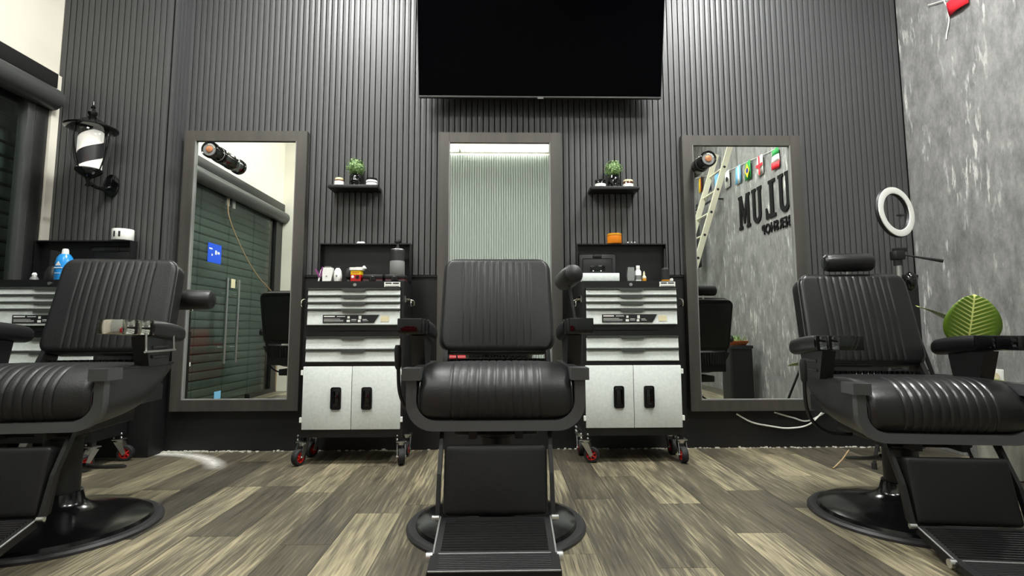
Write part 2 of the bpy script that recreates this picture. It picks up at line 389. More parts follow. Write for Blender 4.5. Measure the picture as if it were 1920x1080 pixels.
# left wall: plaster above a dark shop-front of glass
wl = struct(MB().box(XL-.12, XL, YB-.1, .0, 2.46, ZC).obj('wall_left', 'plaster', smooth=0))
MB().box(XL-.12, XL+.16, YB, -3.62, 0, ZC).obj('pilaster', 'plaster', wl, 0)
MB().box(XL-.06, XL+.026, JY-.075, JY-.001, 0, 2.5).obj('plaster_return', 'plaster', wl, 0)
MB().box(XL-.12, XL-.06, JY-.06, .0, 0, 2.46).obj('jamb_wall', 'plaster', wl, 0)
t1 = struct(MB().box(XL-.1, XL+.035, -3.61, JY-.055, 2.40, 2.50, .004).obj('trim_1', 'black_frame'))
MB().tube([(XL+.03, -3.61, 2.315), (XL+.03, JY-.075, 2.315)], .075, 16).obj('roller_housing', 'grey_beam', t1)
w1 = struct(MB().box(XL-.035, XL+.015, JY-.175, JY-.08, 0, 2.3, .004).obj('window_1', 'black_frame'))
MB().box(XL-.05, XL+.012, JY-.23, JY-.175, 0, 2.3, .003).obj('window_frame', 'grey_beam', w1)
MB().box(XL-.03, XL-.018, -1.70, JY-.23, .05, 2.3).obj('pane', 'glass', w1, 0)
MB().box(XL-.045, XL+.01, -1.70, JY-.23, 0, .05).obj('window_sill', 'black_frame', w1, 0)
w2 = struct(MB().box(XL-.045, XL+.01, -3.61, -3.42, 0, 2.3).obj('window_2', 'black_frame', smooth=0))
MB().box(XL-.03, XL-.018, -3.42, -2.86, .05, 2.3).obj('pane', 'glass', w2, 0)
MB().box(XL-.045, XL+.01, -3.42, -2.86, 0, .05).obj('window_sill', 'black_frame', w2, 0)
for k, (y0, y1, hy) in enumerate(((-2.27, -1.71, -2.15), (-2.85, -2.28, -2.40))):
    d = struct(MB().box(XL-.03, XL-.018, y0, y1, .012, 2.24).obj('door_%d' % (k+1), 'glass', smooth=0))
    h = MB()
    h.tube([(XL+.05, hy, .45), (XL+.05, hy, 1.36)], .013, 14)
    for z in (.62, 1.19): h.cyl((XL-.02, hy, z), (XL+.05, hy, z), .007)
    h.obj('door_handle', 'steel', d)
    MB().box(XL-.034, XL-.012, y0+.03 if k == 0 else y1-.09, y0+.09 if k == 0 else y1-.03, 2.16, 2.25, .004).obj('patch_fitting', 'steel', d)
sh = thing('roller_shutter', 'closed roller shutter of dark green horizontal slats outside the shop glass', 'shutter', (XL-.17, -1.9, 0))
ss = MB().prism([(-.012, .0), (.004, .012), (.010, .045), (.004, .078), (-.012, .088)], -1.72, 1.72, 'y').mesh('slat', 'shutter', 30)
for i in range(27): link('slat', ss, sh, (0, 0, .01+.09*i))
struct(MB().box(XL-.62, XL-.3, YB-.1, .15, 0, ZC).obj('wall_outside', 'slat_back', smooth=0))

# crumbs of fallen plaster along the foot of the slatted wall
cr = MB()
for i in range(420):
    px = random.uniform(JX+.02, XR-.02); py = -.014-abs(random.gauss(0, .016)); s_ = random.uniform(.002, .008)
    if random.random() < .25: px = JX + abs(random.gauss(0, .25))
    cr.box(px-s_, px+s_*random.uniform(.5, 2), py-s_, py+s_*.5, 0, s_*random.uniform(.4, 1.2))
o = cr.obj('plaster_crumbs', 'dust', smooth=0); tag(o, 'white plaster crumbs along the foot of the black wall', 'debris'); o['kind'] = 'stuff'

# ------------------------------------------------------------------ ceiling lights
def ceiling_light(x, y, m, label, sx=.3, sy=.3):
    t = thing('ceiling_light', label, 'ceiling light', (x, y, ZC), 0, 'square ceiling panels')
    f = MB()
    for a in ((-sx-.02, sx+.02, -sy-.02, -sy), (-sx-.02, sx+.02, sy, sy+.02), (-sx-.02, -sx, -sy, sy), (sx, sx+.02, -sy, sy)): f.box(*a, -.04, -.001)
    f.obj('frame', 'white', t, 0)
    MB().box(-sx, sx, -sy, sy, -.03, -.02).obj('diffuser', m, t, 0)
ceiling_light(-1.15, -1.1, 'diffuser_front', 'square ceiling panel lamp above the trolley with the red tub')
ceiling_light(1.65, -1.1, 'diffuser_front', 'square ceiling panel lamp above the mirror reflecting the ladder')
ceiling_light(-1.75, -2.9, 'diffuser_rear', 'square ceiling panel lamp nearest the glass doors')
ceiling_light(1.75, -2.9, 'diffuser_rear', 'square ceiling panel lamp nearest the ladder')
def tube_light(x0, x1, label):
    t = thing('tube_light', label, 'tube light', ((x0+x1)/2, YB+.0005, 3.755), 0, 'tube lights on the rear wall')
    w_ = (x1-x0)/2-.02
    MB().box(-w_-.015, w_+.015, 0, .035, -.02, .02, .004).obj('housing', 'white', t)
    MB().tube([(-w_, .055, 0), (w_, .055, 0)], .018, 14).obj('tube', 'diffuser_tube', t)
    for s in (-1, 1): MB().box(s*w_, s*(w_+.015), .034, .075, -.02, .02, .003).obj('end_cap', 'white', t)
tube_light(-2.16, -.68, 'white tube light on the rear wall over the red sofa')
tube_light(-.68, .80, 'white tube light on the rear wall facing the middle mirror')

# ------------------------------------------------------------------ mirrors
def mirror(name, label, x0, x1, z0, z1, rotx=0, rotz=0):
    t = thing(name, label, 'mirror', ((x0+x1)/2, -.016, z0), 0)
    W = x1-x0; H = z1-z0; a = .072; w = W/2
    for sx in (-1, 1):
        MB().prism([(sx*w, 0), (sx*(w-a), 0), (sx*(w-a), H), (sx*w, H)], -.048, 0, 'y').obj('side_rail', 'wood_frame', t, 0)
    g = MB().prism([(-w+a, 0), (w-a, 0), (w-a, a), (-w+a, a)], -.046, 0, 'y').obj('bottom_rail', 'wood_frame', t, 0)
    MB().prism([(-w+a, H-a), (w-a, H-a), (w-a, H), (-w+a, H)], -.046, 0, 'y').obj('top_rail', 'wood_frame', t, 0)
    gl = MB().box(-w+a-.004, w-a+.004, -.03, -.02, a-.004, H-a+.004).obj('glass', 'mirror', t, 0)
    b = .006
    bd = MB()
    for q in ((-w+a, -w+a+b, a, H-a), (w-a-b, w-a, a, H-a)): bd.box(q[0], q[1], -.047, -.031, q[2], q[3])
    bd.box(-w+a+b, w-a-b, -.047, -.031, a, a+b).obj('bead', 'grey', t, 0)
    return t
mirror('wall_mirror', 'tall dark wood framed mirror between the black pier and first shelf', -2.19, -1.348, .268, 2.18)
mirror('wall_mirror', 'tall dark wood framed mirror under the television', -.435, .417, .268, 2.177)
mirror('wall_mirror', 'tall dark wood framed mirror reflecting the wallpaper and ladder', 1.275, 2.117, .25, 2.164)

def wall_can(x, z, label):
    t = thing('cylinder_speaker', label, 'speaker', (x, -.048, z), 0, 'cylinder speakers on the mirrors')
    M = Matrix.Rotation(PI/2, 4, 'X')
    MB().lathe([(.052, 0), (.052, .05), (.0535, .055), (.0535, .09), (.05, .096), (.05, .165), (.055, .17), (.055, .198), (.05, .205), (.044, .203), (.042, .196)], 36, M).obj('body', 'gloss_black', t)
    MB().lathe([(.042, .1955), (.042, .1975), (.024, .198)], 32, M).obj('cone', 'grey', t)
    MB().lathe([(.023, .1965), (.021, .203), (.008, .205)], 28, M).obj('centre_cap', 'copper', t)
    MB().lathe([(.0505, .100), (.0508, .101), (.0508, .106), (.0505, .107)], 36, M, cap=False).obj('ring', 'steel', t)
    lt = MB()
    for k in range(7):
        a = R(20+k*14); lt.box(-.002, .002, -.0005, .0005, -.005, .005, M=Matrix.Translation((.034*math.cos(a), -.199, .034*math.sin(a))) @ Matrix.Rotation(-(a-PI/2), 4, 'Y'))
    lt.obj('print', 'white', t, 0)
wall_can(-1.915, 1.985, 'short black cylinder speaker on the mirror reflecting the glass doors')
wall_can(1.385, 1.935, 'short black cylinder speaker on the mirror reflecting the ladder')

# ------------------------------------------------------------------ television
tv = thing('television', 'large black wall television tilted forward above the middle mirror', 'television', (.271, -.15, 2.388))
tv.rotation_euler = (R(13.5), 0, 0)
TW, TH = 1.672, .955
MB().box(-TW/2, TW/2, -.012, .035, 0, TH, .004).obj('housing', 'black_metal', tv)
MB().box(-TW/2+.006, TW/2-.006, -.0135, -.0118, .014, TH-.006).obj('screen', 'tv_screen', tv, 0)
MB().box(-TW/2, TW/2, -.017, -.012, 0, .011, .002).obj('bottom_bezel', 'grey_beam', tv)
MB().box(-.02, .02, -.019, -.015, -.006, .004).obj('logo_chip', 'grey', tv, 0)
MB().box(-.25, .25, .035, .12, .3, .7, .01).obj('wall_bracket', 'black_metal', tv)

# ------------------------------------------------------------------ barber chairs
def pillow(w0, w1, h, th, rc, er, crown, seams, gd, nc=120, nr=34, y_back=None):
    """upholstered pad in local frame: x across, z up 0..h, front is -y, back at y=th"""
    rows = []; zs = []
    for i in range(nr+1):
        t = i/nr; t = .5-.5*math.cos(PI*t) if True else t; zs.append(h*t)
    outline = []
    for z in zs:
        half = w0+(w1-w0)*z/h; dz = min(z, h-z)
        if dz < rc: half = half-rc+math.sqrt(max(rc*rc-(rc-dz)**2, 0))
        row = []
        for j in range(nc+1):
            u = -1+2*j/nc; u = math.sin(u*PI/2)*.35+u*.65
            x = half*u; e = min(half-abs(x), dz)
            y = er-math.sqrt(max(er*er-(er-min(e, er))**2, 0))
            f = min(1, dz/.03)*min(1, max(0, half-abs(x))/.03)
            y -= crown*(1-(x/half)**2 if half else 1)*(1-(2*z/h-1)**2)
            for s in seams: y += gd*f*math.exp(-((x-s)/.0034)**2)
            row.append((x, y, z))
        rows.append(row)
    m = MB(); V = m.grid(rows)
    B = [[m.bm.verts.new((p[0], th, p[2])) for p in row] for row in rows]
    for i in range(nr):
        for j in range(nc): m.bm.faces.new((B[i][j+1], B[i][j], B[i+1][j], B[i+1][j+1]))
    for i in range(nr):
        m.bm.faces.new((V[i][0], V[i+1][0], B[i+1][0], B[i][0])); m.bm.faces.new((V[i+1][nc], V[i][nc], B[i][nc], B[i+1][nc]))
    for j in range(nc):
        m.bm.faces.new((V[0][j+1], V[0][j], B[0][j], B[0][j+1])); m.bm.faces.new((V[nr][j], V[nr][j+1], B[nr][j+1], B[nr][j]))
    loop = [rows[i][0] for i in range(nr+1)]+[rows[nr][j] for j in range(0, nc+1, 6)]+[rows[i][nc] for i in range(nr, -1, -1)]+[rows[0][j] for j in range(nc, -1, -6)]
    lp = []
    for p in loop:
        if not lp or (Vector(p)-lp[-1]).length > .004: lp.append(Vector(p))
    if (lp[0]-lp[-1]).length < .004: lp.pop()
    return m, lp
SEAMS = [(-5+k)*.0318 for k in range(11)]

def u_profile(hw, zt, zb, r, n=8):
    pts = [(-hw, zt), (-hw, (zt+zb+r)/2)]
    for k in range(n+1):
        a = PI+PI/2*k/n; pts.append((-hw+r+r*math.cos(a), zb+r+r*math.sin(a)))
    pts.append((0, zb)); return pts+[(-x, z) for x, z in reversed(pts[:-1])]

def barber_chair(x, y, label, dz=0, cap='gloss_black', wire=False, head='stow', leather='leather', rz=0):
    t = thing('barber_chair', label, 'barber chair', (x, y, 0), rz, 'barber chairs')
    def add(m, name, mt, par=t, lift=True, smooth=35):
        if lift: bmesh.ops.translate(m.bm, vec=(0, 0, dz), verts=m.bm.verts)
        return m.obj(name, mt, par, smooth)
    # base and column
    b = add(MB().lathe([(.0, .0), (.365, 0), (.365, .010), (.357, .018), (.335, .021), (.327, .018)], 72), 'base_ring', 'rim_black', lift=False)
    add(MB().lathe([(.328, .017), (.322, .032), (.29, .045), (.21, .062), (.14, .078), (.1, .094), (.084, .112), (.076, .15)], 72), 'base_dome', 'base_black', lift=False)
    c = MB().lathe([(.066, .10), (.066, .36+dz), (.09, .37+dz), (.09, .40+dz), (.0, .40+dz)], 40)
    add(c, 'column', 'plastic_dark', lift=False)
    # foot pump bar behind the column
    q = MB().tube(bez([(-.045, .06, .24), (-.05, .18, .20), (-.055, .33, .165), (-.03, .365, .16), (.03, .365, .16), (.055, .33, .165), (.05, .18, .20), (.045, .06, .24)], 6), .008)
    add(q, 'pump_lever', 'black_metal', lift=False)
    # mechanism under the seat
    k = MB().box(-.16, .16, -.2, .2, .40, .455, .008); k.box(-.10, -.07, -.27, -.1, .40, .45); k.box(.07, .10, -.27, -.1, .40, .45)
    add(k, 'seat_plate', 'plastic_dark')
    # tub: U shell from front to rear
    secs = []; inner = []
    for i in range(13):
        s = i/12; yy = -.305+.495*s
        zb = .442+.025*s+.12*s**5; r = .095
        secs.append([(px, yy, pz) for px, pz in u_profile(.318-.01*s, .655, zb, min(r, .65-zb))])
        inner.append([(px, yy, pz) for px, pz in u_profile(.286-.01*s, .655, zb+.034, min(r-.02, .62-zb))])
    m = MB(); A = m.grid(secs); B_ = m.grid(inner); N = len(secs[0])
    for i in range(12):
        for e in (0, N-1): m.bm.faces.new((A[i][e], A[i+1][e], B_[i+1][e], B_[i][e]))
    for e in (0, 12):
        for j in range(N-1): m.bm.faces.new((A[e][j], A[e][j+1], B_[e][j+1], B_[e][j]))
    add(m, 'tub', 'plastic')
    # proud front rim and corner blocks
    o_, i_ = u_profile(.323, .62, .438, .1), u_profile(.287, .62, .474, .075)
    m = MB(); F = [[m.bm.verts.new((px, yy, pz)) for px, pz in o_] for yy in (-.325, -.29)]; G = [[m.bm.verts.new((px, yy, pz)) for px, pz in i_] for yy in (-.319, -.29)]
    for j in range(len(o_)-1):
        m.bm.faces.new((F[0][j], F[0][j+1], G[0][j+1], G[0][j])); m.bm.faces.new((F[0][j], F[0][j+1], F[1][j+1], F[1][j]))
        m.bm.faces.new((G[0][j], G[0][j+1], G[1][j+1], G[1][j])); m.bm.faces.new((F[1][j], F[1][j+1], G[1][j+1], G[1][j]))
    for e in (0, -1): m.bm.faces.new((F[0][e], F[1][e], G[1][e], G[0][e]))
    add(m, 'front_rim', 'rim_satin')
    for s in (-1, 1):
        add(MB().prism([(s*.338, .661), (s*.338, .618), (s*.272, .618), (s*.272, .661)], -.333, -.24, 'y'), 'corner_block', 'rim_satin', smooth=0)
        add(MB().box(s*.276, s*.316, -.24, .19, .648, .660, .003), 'side_cap', 'plastic')
    # seat cushion
    path = bez([(.20, .64, 0), (.1, .652, 0), (-.05, .660, 0), (-.18, .664, 0), (-.26, .648, 0), (-.312, .60, 0), (-.325, .545, 0), (-.315, .50, 0), (-.285, .476, 0)], 6)
    rows = []
    for i, p in enumerate(path):
        a, c2 = path[max(i-1, 0)], path[min(i+1, len(path)-1)]; tg = (c2-a).normalized(); nrm = Vector((tg.y, -tg.x, 0))
        if nrm.y < 0 and i < 6: nrm = -nrm
        nrm = Vector((-abs(nrm.x) if p.x < -.2 else nrm.x, nrm.y, 0)) if i else nrm
        row = []
        for j in range(141):
            u = -1+2*j/140; u = math.sin(u*PI/2)*.35+u*.65; hw = .286; xx = hw*u; e = hw-abs(xx); er = .036
            dd = -(er-math.sqrt(max(er*er-(er-min(e, er))**2, 0)))
            dd += .012*(1-u**4)
            g = min(1, max(0, e-.02)/.03)
            for s_ in SEAMS: dd -= .0036*g*math.exp(-((xx-s_)/.0036)**2)
            q = p+nrm*dd
            row.append((xx, q.x, q.y))
        rows.append(row)
    m = MB(); V = m.grid(rows)
    cen = m.bm.verts.new((0, -.1, .50))
    bd = [V[i][0] for i in range(len(rows))]+V[-1][1:-1]+[V[i][140] for i in range(len(rows)-1, -1, -1)]+V[0][139:0:-1]
    for j in range(len(bd)): m.bm.faces.new((bd[j], bd[(j+1) % len(bd)], cen))
    se = add(m, 'seat_cushion', leather)
    add(MB().box(-.27, .27, -.27, .2, .49, .56), 'seat_base', 'plastic_dark')
    for e in (3, 137):
        pp = [Vector(r_[e]) for r_ in rows]
        add(MB().tube(pp, .004, 8), 'piping', 'piping', se)
    # backrest
    Mb = Matrix.Translation((0, .185, .705)) @ Matrix.Rotation(R(-15), 4, 'X')
    m, lp = pillow(.264, .252, .455, .095, .055, .02, .016, SEAMS, .0034)
    bmesh.ops.transform(m.bm, matrix=Mb, verts=m.bm.verts)
    bk = add(m, 'backrest', leather)
    add(MB().tube([Mb @ p for p in lp], .0048, 8, True), 'piping', 'piping', bk)
    add(MB().box(-.235, .235, .095, .108, .03, .43, .01, M=Mb), 'back_shell', 'plastic_dark', bk)
    for s in (-1, 1):
        add(MB().prism([(.10, .56), (.24, .56), (.30, .76), (.25, .82), (.2, .72)], s*.225, s*.245, 'x'), 'back_bracket', 'black_metal', smooth=0)
    # ribbed rear skirt behind the seat
    rk = MB()
    for i in range(23):
        a = R(-66+6*i); rk.cyl((.26*math.sin(a), .20+.085*math.cos(a), .56), (.26*math.sin(a), .20+.085*math.cos(a), .665), .012, 8)
    add(rk, 'rear_skirt', 'plastic_dark')
    # arms
    for s in (-1, 1):
        rows = []
        for i in range(15):
            f = i/14; yy = -.083+.30*f; zc = .808-.018*f-.012*f*f; hz = .034+.004*math.sin(PI*f); hx = .045+.004*math.sin(PI*f)
            if f > .85: hz *= math.sqrt(max(1-((f-.85)/.152)**2, .02)); hx *= math.sqrt(max(1-((f-.85)/.152)**2, .02))
            rows.append([(s*.318+px, yy, zc+pz) for px, pz in rrect(2*hx, 2*hz, min(hx, hz)*.75, 4)])
        m = MB(); V = [[m.bm.verts.new(p) for p in r_] for r_ in rows]; N = len(V[0])
        for i in range(14):
            for j in range(N): m.bm.faces.new((V[i][j], V[i][(j+1) % N], V[i+1][(j+1) % N], V[i+1][j]))
        m.bm.faces.new(V[0]); m.bm.faces.new(V[-1][::-1])
        arm = add(m, 'armrest', leather)
        cp = cap if not (cap == 'chrome' and s < 0) else 'gloss_black'
        add(MB().box(s*.318-.044, s*.318+.044, -.306, -.200, .786, .842, .003), 'ashtray_lid', cp, arm)
        add(MB().box(s*.318-.043, s*.318+.043, -.197, -.081, .782, .841, .003), 'ashtray_box', cp, arm)
        sp = add(MB().prism([(-.115, .776), (.105, .774), (.08, .655), (-.075, .655)], s*.29, s*.345, 'x'), 'arm_support', 'plastic_dark', smooth=0)
        for zz in (.685, .725):
            add(MB().box(s*.344, s*.350, -.06, .06, zz, zz+.012, .002), 'support_rib', 'plastic', sp)
        if wire and s > 0:
            add(MB().tube(bez([(.362, -.145, .79), (.366, -.145, .722), (.366, -.138, .716), (.366, .068, .716), (.366, .075, .722), (.362, .075, .78)], 4), .0045, 8), 'towel_wire', 'steel', arm)
    # headrest
    if head == 'up':
        Mh = Matrix.Translation((.005, .335, 1.205))
        hr = MB(); 
        hr.lathe([(.0, -.12), (.03, -.118), (.042, -.108), (.046, -.09), (.047, 0), (.046, .09), (.042, .108), (.03, .118), (.0, .12)], 28, Mh @ Matrix.Rotation(PI/2, 4, 'Y'), cap=False)
        h = add(hr, 'headrest', leather)
        add(MB().cyl((0, .345, 1.13), (0, .34, 1.19), .01), 'headrest_post', 'steel', h)
    else:
        if head == 'side':
            Mh = Matrix.Translation((.255, .44, .955)) @ Matrix.Rotation(PI/2, 4, 'Y')
            post = [(.2, .44, .955), (.2, .36, .92)]
        else:
            Mh = Matrix.Translation((.362, .42, 1.062)) @ Matrix.Rotation(R(8), 4, 'Z') @ Matrix.Rotation(PI/2-.1, 4, 'X')
            post = [(.358, .37, 1.04), (.378, .33, .86), (.36, .27, .66)]
        hr = MB().lathe([(.0, -.12), (.03, -.118), (.044, -.108), (.05, -.09), (.052, 0), (.05, .09), (.044, .108), (.03, .118), (.0, .12)], 28, Mh, cap=False)
        h = add(hr, 'headrest', leather)
        add(MB().tube(post, .008, 10), 'headrest_post', 'black_metal', h)
    # recline lever on its right-hand side
    lv = add(MB().tube(bez([(-.20, -.02, .415), (-.29, -.02, .42), (-.36, -.03, .465), (-.395, -.05, .54), (-.402, -.06, .65)], 6), .0075, 10), 'recline_lever', 'black_metal')
    add(MB().tube([(-.402, -.06, .64), (-.403, -.061, .65), (-.405, -.063, .72), (-.405, -.064, .738)], .013, 12, rr=[.009, .013, .0145, .010]), 'lever_grip', 'rubber', lv)
    # leg rest
    Ml = Matrix.Translation((0, -.395, .168)) @ Matrix.Rotation(R(-13), 4, 'X')
    m, lp = pillow(.181, .181, .234, .07, .018, .016, .006, [], 0, 40, 20)
    bmesh.ops.transform(m.bm, matrix=Ml, verts=m.bm.verts)
    add(m, 'leg_pad', 'leather_dark')
    for s in (-1, 1):
        add(MB().prism([(-.235, .455), (-.265, .455), (-.36, .30), (-.405, .165), (-.385, .150), (-.335, .30)], s*.190, s*.204, 'x'), 'leg_rest_arm', 'black_metal', smooth=0)
        add(MB().cyl((s*.19, -.405, .168), (s*.214, -.405, .168), .008), 'pivot_bolt', 'steel')
    # footrest: ribbed plate, flip lip
    zf = max(.122, .032-dz)
    FR = ((-.395, .166), (-.588, zf))
    L_ = MB().prism([FR[0], FR[1], (FR[1][0], FR[1][1]-.028), (FR[0][0], FR[0][1]-.028)], -.187, .187, 'x')
    fp = add(L_, 'footrest', 'foot_plastic', smooth=0)
    rb = MB()
    for i in range(13):
        f = .1+i*.066; yy = FR[0][0]+(FR[1][0]-FR[0][0])*f; zz = FR[0][1]+(FR[1][1]-FR[0][1])*f
        rb.tube([(-.165, yy, zz+.0005), (.165, yy, zz+.0005)], .0036, 8)
    add(rb, 'rib_mat', 'gloss_black', fp)
    for s in (-1, 1): add(MB().tube([(s*.187, FR[0][0], FR[0][1]+.002), (s*.187, FR[1][0], FR[1][1]+.002)], .003, 6), 'edge_trim', 'grey', fp)
    z2 = zf-.012
    lp_ = add(MB().prism([(-.59, zf+.004), (-.685, z2+.004), (-.692, z2-.05 if dz == 0 else z2-.014), (-.67, z2-.05 if dz == 0 else z2-.014), (-.59, zf-.02)], -.193, .193, 'x'), 'footrest_lip', 'foot_plastic', fp, smooth=0)
    ed = MB().tube([(-.19, -.686, z2+.005), (.19, -.686, z2+.005)], .0028, 6).tube([(-.17, -.594, zf+.005), (.17, -.594, zf+.005)], .0022, 6)
    add(ed, 'lip_trim', 'grey', fp)
    rb = MB()
    for i in range(9):
        f = .1+i*.1; yy = -.59-.095*f; zz = zf+.004-(zf-z2)*f
        rb.tube([(-.165, yy, zz), (.165, yy, zz)], .0018, 6)
    add(rb, 'lip_ribs', 'foot_plastic', fp)
    for s in (-1, 1): add(MB().cyl((s*.188, -.588, zf-.006), (s*.207, -.588, zf-.006), .014), 'hinge_knuckle', 'steel', fp)
    return t
barber_chair(-.02, -1.41, 'black leather barber chair facing the middle mirror under the television', head='stow')
barber_chair(-1.795, -1.41, 'black leather barber chair with shiny arm end and wire towel holder', cap='chrome', wire=True, head='side', rz=R(6))
barber_chair(1.72, -1.36, 'glossy black leather barber chair with headrest on top, beside the ring light', dz=-.07, head='up', leather='leather_gloss', rz=R(-7))

# ------------------------------------------------------------------ tool trolleys
def trolley(x, yf, label, caster_rot, lid=True):
    t = thing('tool_trolley', label, 'tool trolley', (x, yf, 0), 0, 'tool trolleys')
    W = .305; D = .29
    def drawer(z0, z1, w, lab=False):
        d = MB().prism([(.0, z0), (.0, z1), (-.004, z1), (-.008, z1-.012), (-.014, z0+.004), (-.012, z0)], -w, w, 'x').obj('drawer', 'white_door', t, 0)
        MB().prism([(0, z1+.001), (-.020, z1+.001), (-.020, z1-.005), (-.006, z1-.011), (0, z1-.011)], -w, w, 'x').obj('drawer_lip', 'pull', d, 0)
        MB().prism([(-.08, z1-.003), (.08, z1-.003), (.062, z1-.019), (-.062, z1-.019)], -.0225, -.004, 'y').obj('drawer_pull', 'pull', d, 0)
        return d
    # lower cabinet carcass (open front): back, sides, rails
    c = MB()
    c.box(-W, -W+.018, .0, D, .16, .792).box(W-.018, W, .0, D, .16, .792).box(-W+.018, W-.018, D-.015, D, .16, .792)
    c.box(-W+.018, W-.018, 0, D-.015, .16, .205).box(-W+.018, W-.018, 0, D-.015, .584, .606).box(-W+.018, W-.018, 0, D-.015, .764, .792)
    c.box(-W+.018, W-.018, .004, D-.015, .606, .764).box(-W+.018, W-.018, .006, D-.015, .205, .584)
    c.obj('lower_cabinet', 'black_metal', t, 0)
    drawer(.684, .760, W-.022); drawer(.608, .682, W-.022)
    for s in (-1, 1):
        a, b = (-W+.012, -.0015) if s < 0 else (.0015, W-.012)
        d = MB().box(a, b, -.014, .0, .208, .581, .003).obj('door', 'white_door', t)
        hx = s*.092
        MB().box(hx-.031, hx+.031, -.019, -.012, .325, .458, .012, 3).obj('handle_surround', 'plastic_dark', d)
        MB().box(hx-.02, hx+.02, -.0205, -.018, .345, .44, .008).obj('handle_grip', 'gloss_black', d)
        for z in (.25, .53): MB().box(s*(W-.012), s*(W+.002), -.016, -.002, z, z+.03, .002).obj('hinge', 'white', d, 0)
    # upper chest
    c = MB(); W2 = .30
    c.box(-W2, -W2+.014, 0, D-.02, .796, 1.10).box(W2-.014, W2, 0, D-.02, .796, 1.10).box(-W2+.014, W2-.014, D-.03, D-.02, .796, 1.10)
    c.box(-W2+.014, W2-.014, 0, D-.03, .796, .826).box(-W2+.014, W2-.014, 0, .012, 1.056, 1.10).box(-W2+.014, W2-.014, .012, D-.03, 1.058, 1.088).box(-W2+.014, W2-.014, .006, D-.03, .826, 1.056)
    c.obj('upper_chest', 'black_metal', t, 0)
    drawer(1.012, 1.054, W2-.02); drawer(.970, 1.011, W2-.02); drawer(.928, .969, W2-.02)
    d = drawer(.830, .927, W2-.02)
    st = MB().prism([(-.185, .892), (.155, .892), (.125, .843), (-.185, .843)], -.0165, -.004, 'y').obj('label_sticker', 'print_black', d, 0)
    st['label'] = 'black printed product sticker with small pale lettering'
    pr = MB()
    for (a, b, z0, z1) in ((-.178, -.112, .879, .886), (-.100, -.05, .880, .884), (-.036, -.022, .870, .884), (-.04, -.02, .848, .862), (.032, .048, .866, .886), (.028, .044, .848, .862), (-.178, -.08, .866, .868), (-.178, -.06, .859, .861), (-.178, -.06, .852, .854), (-.012, .018, .862, .865), (-.012, .018, .855, .857), (.056, .082, .862, .865), (.056, .09, .855, .857)):
        pr.box(a, b, -.0172, -.0164, z0, z1)
    pr.obj('print', 'white', st, 0)
    MB().box(.165, .215, -.0145, -.012, .85, .885).obj('spec_sticker', 'cream', d, 0)
    MB().cyl((0, -.006, 1.077), (0, .002, 1.077), .010, 20).obj('lock', 'steel', t)
    bd = MB().box(.18, .278, -.003, .001, 1.064, 1.094).obj('badge', 'white', t, 0)
    pr = MB(); pr.box(.188, .225, -.004, -.0028, 1.083, 1.090).box(.233, .270, -.004, -.0028, 1.083, 1.090).box(.186, .272, -.004, -.0028, 1.067, 1.070); pr.obj('print', 'print_black', bd, 0)
    for s in (-1, 1):
        hd = MB().tube(bez([(s*.30, .05, .99), (s*.335, .05, .985), (s*.337, .05, .95), (s*.337, .15, .95), (s*.335, .15, .985), (s*.30, .15, .99)], 4), .006, 8)
        hd.box(s*.30, s*.308, .03, .17, .97, 1.01).obj('side_handle', 'chrome', t)
    # raised lid
    l = MB(); yl = D-.016
    l.box(-W2, W2, yl+.002, yl+.012, 1.098, 1.372).box(-W2, W2, yl-.05, yl+.002, 1.364, 1.372).box(-W2, -W2+.006, yl-.05, yl+.002, 1.12, 1.364).box(W2-.006, W2, yl-.05, yl+.002, 1.12, 1.364)
    l.obj('lid', 'black_metal', t, 0)
    # casters
    i = 0
    for sx in (-1, 1):
        for yy in (.03, D-.04):
            a = caster_rot[i]; i += 1
            M = Matrix.Translation((sx*(W-.012), yy, 0)) @ Matrix.Rotation(a, 4, 'Z')
            def T(m): bmesh.ops.transform(m.bm, matrix=M, verts=m.bm.verts); return m
            f = MB().box(-.03, .03, -.03, .03, .128, .134).cyl((0, 0, .11), (0, 0, .128), .022, 16)
            f.prism([(-.022, .118), (.022, .118), (.05, .048), (.03, .038)], -.026, -.022, 'y').prism([(-.022, .118), (.022, .118), (.05, .048), (.03, .038)], .022, .026, 'y')
            f.cyl((.038, -.03, .047), (.038, .03, .047), .006, 10)
            for bx in (-.02, .02): f.sphere((bx, -.024, .145), .007, u=8, v=6).sphere((bx, -.024, .168), .007, u=8, v=6)
            cs = T(f).obj('caster', 'steel', t)
            T(MB().box(-.012, .012, -.012, .012, .134, .162)).obj('mount', 'black_metal', cs, 0)
            wm = Matrix.Translation((.038, 0, .047)) @ Matrix.Rotation(PI/2, 4, 'X')
            T(MB().lathe([(.031, -.018), (.043, -.018), (.047, -.012), (.047, .012), (.043, .018), (.031, .018)], 32, wm, cap=False)).obj('tyre', 'rubber', cs)
            wh = MB().lathe([(.027, -.015), (.033, -.015), (.033, .015), (.027, .015), (.027, -.015)], 28, wm, cap=False).lathe([(.0, -.016), (.012, -.016), (.012, .016), (.0, .016)], 16, wm, cap=False)
            for kk in range(6): wh.box(-.004, .004, .008, .03, -.013, .013, M=wm @ Matrix.Rotation(kk*PI/3, 4, 'Z'))
            T(wh).obj('wheel', 'red', cs)
    return t
trolley(-.90, -.40, 'black and white tool trolley with red and yellow tub on top', (R(250), R(250), R(285), R(270)))
trolley(.805, -.40, 'black and white tool trolley with orange tin on its raised lid', (R(-20), R(270), R(270), R(275)))
trolley(-2.655, -.51, 'black and white tool trolley with blue spray bottle on top', (R(270), R(240), R(250), R(10)))

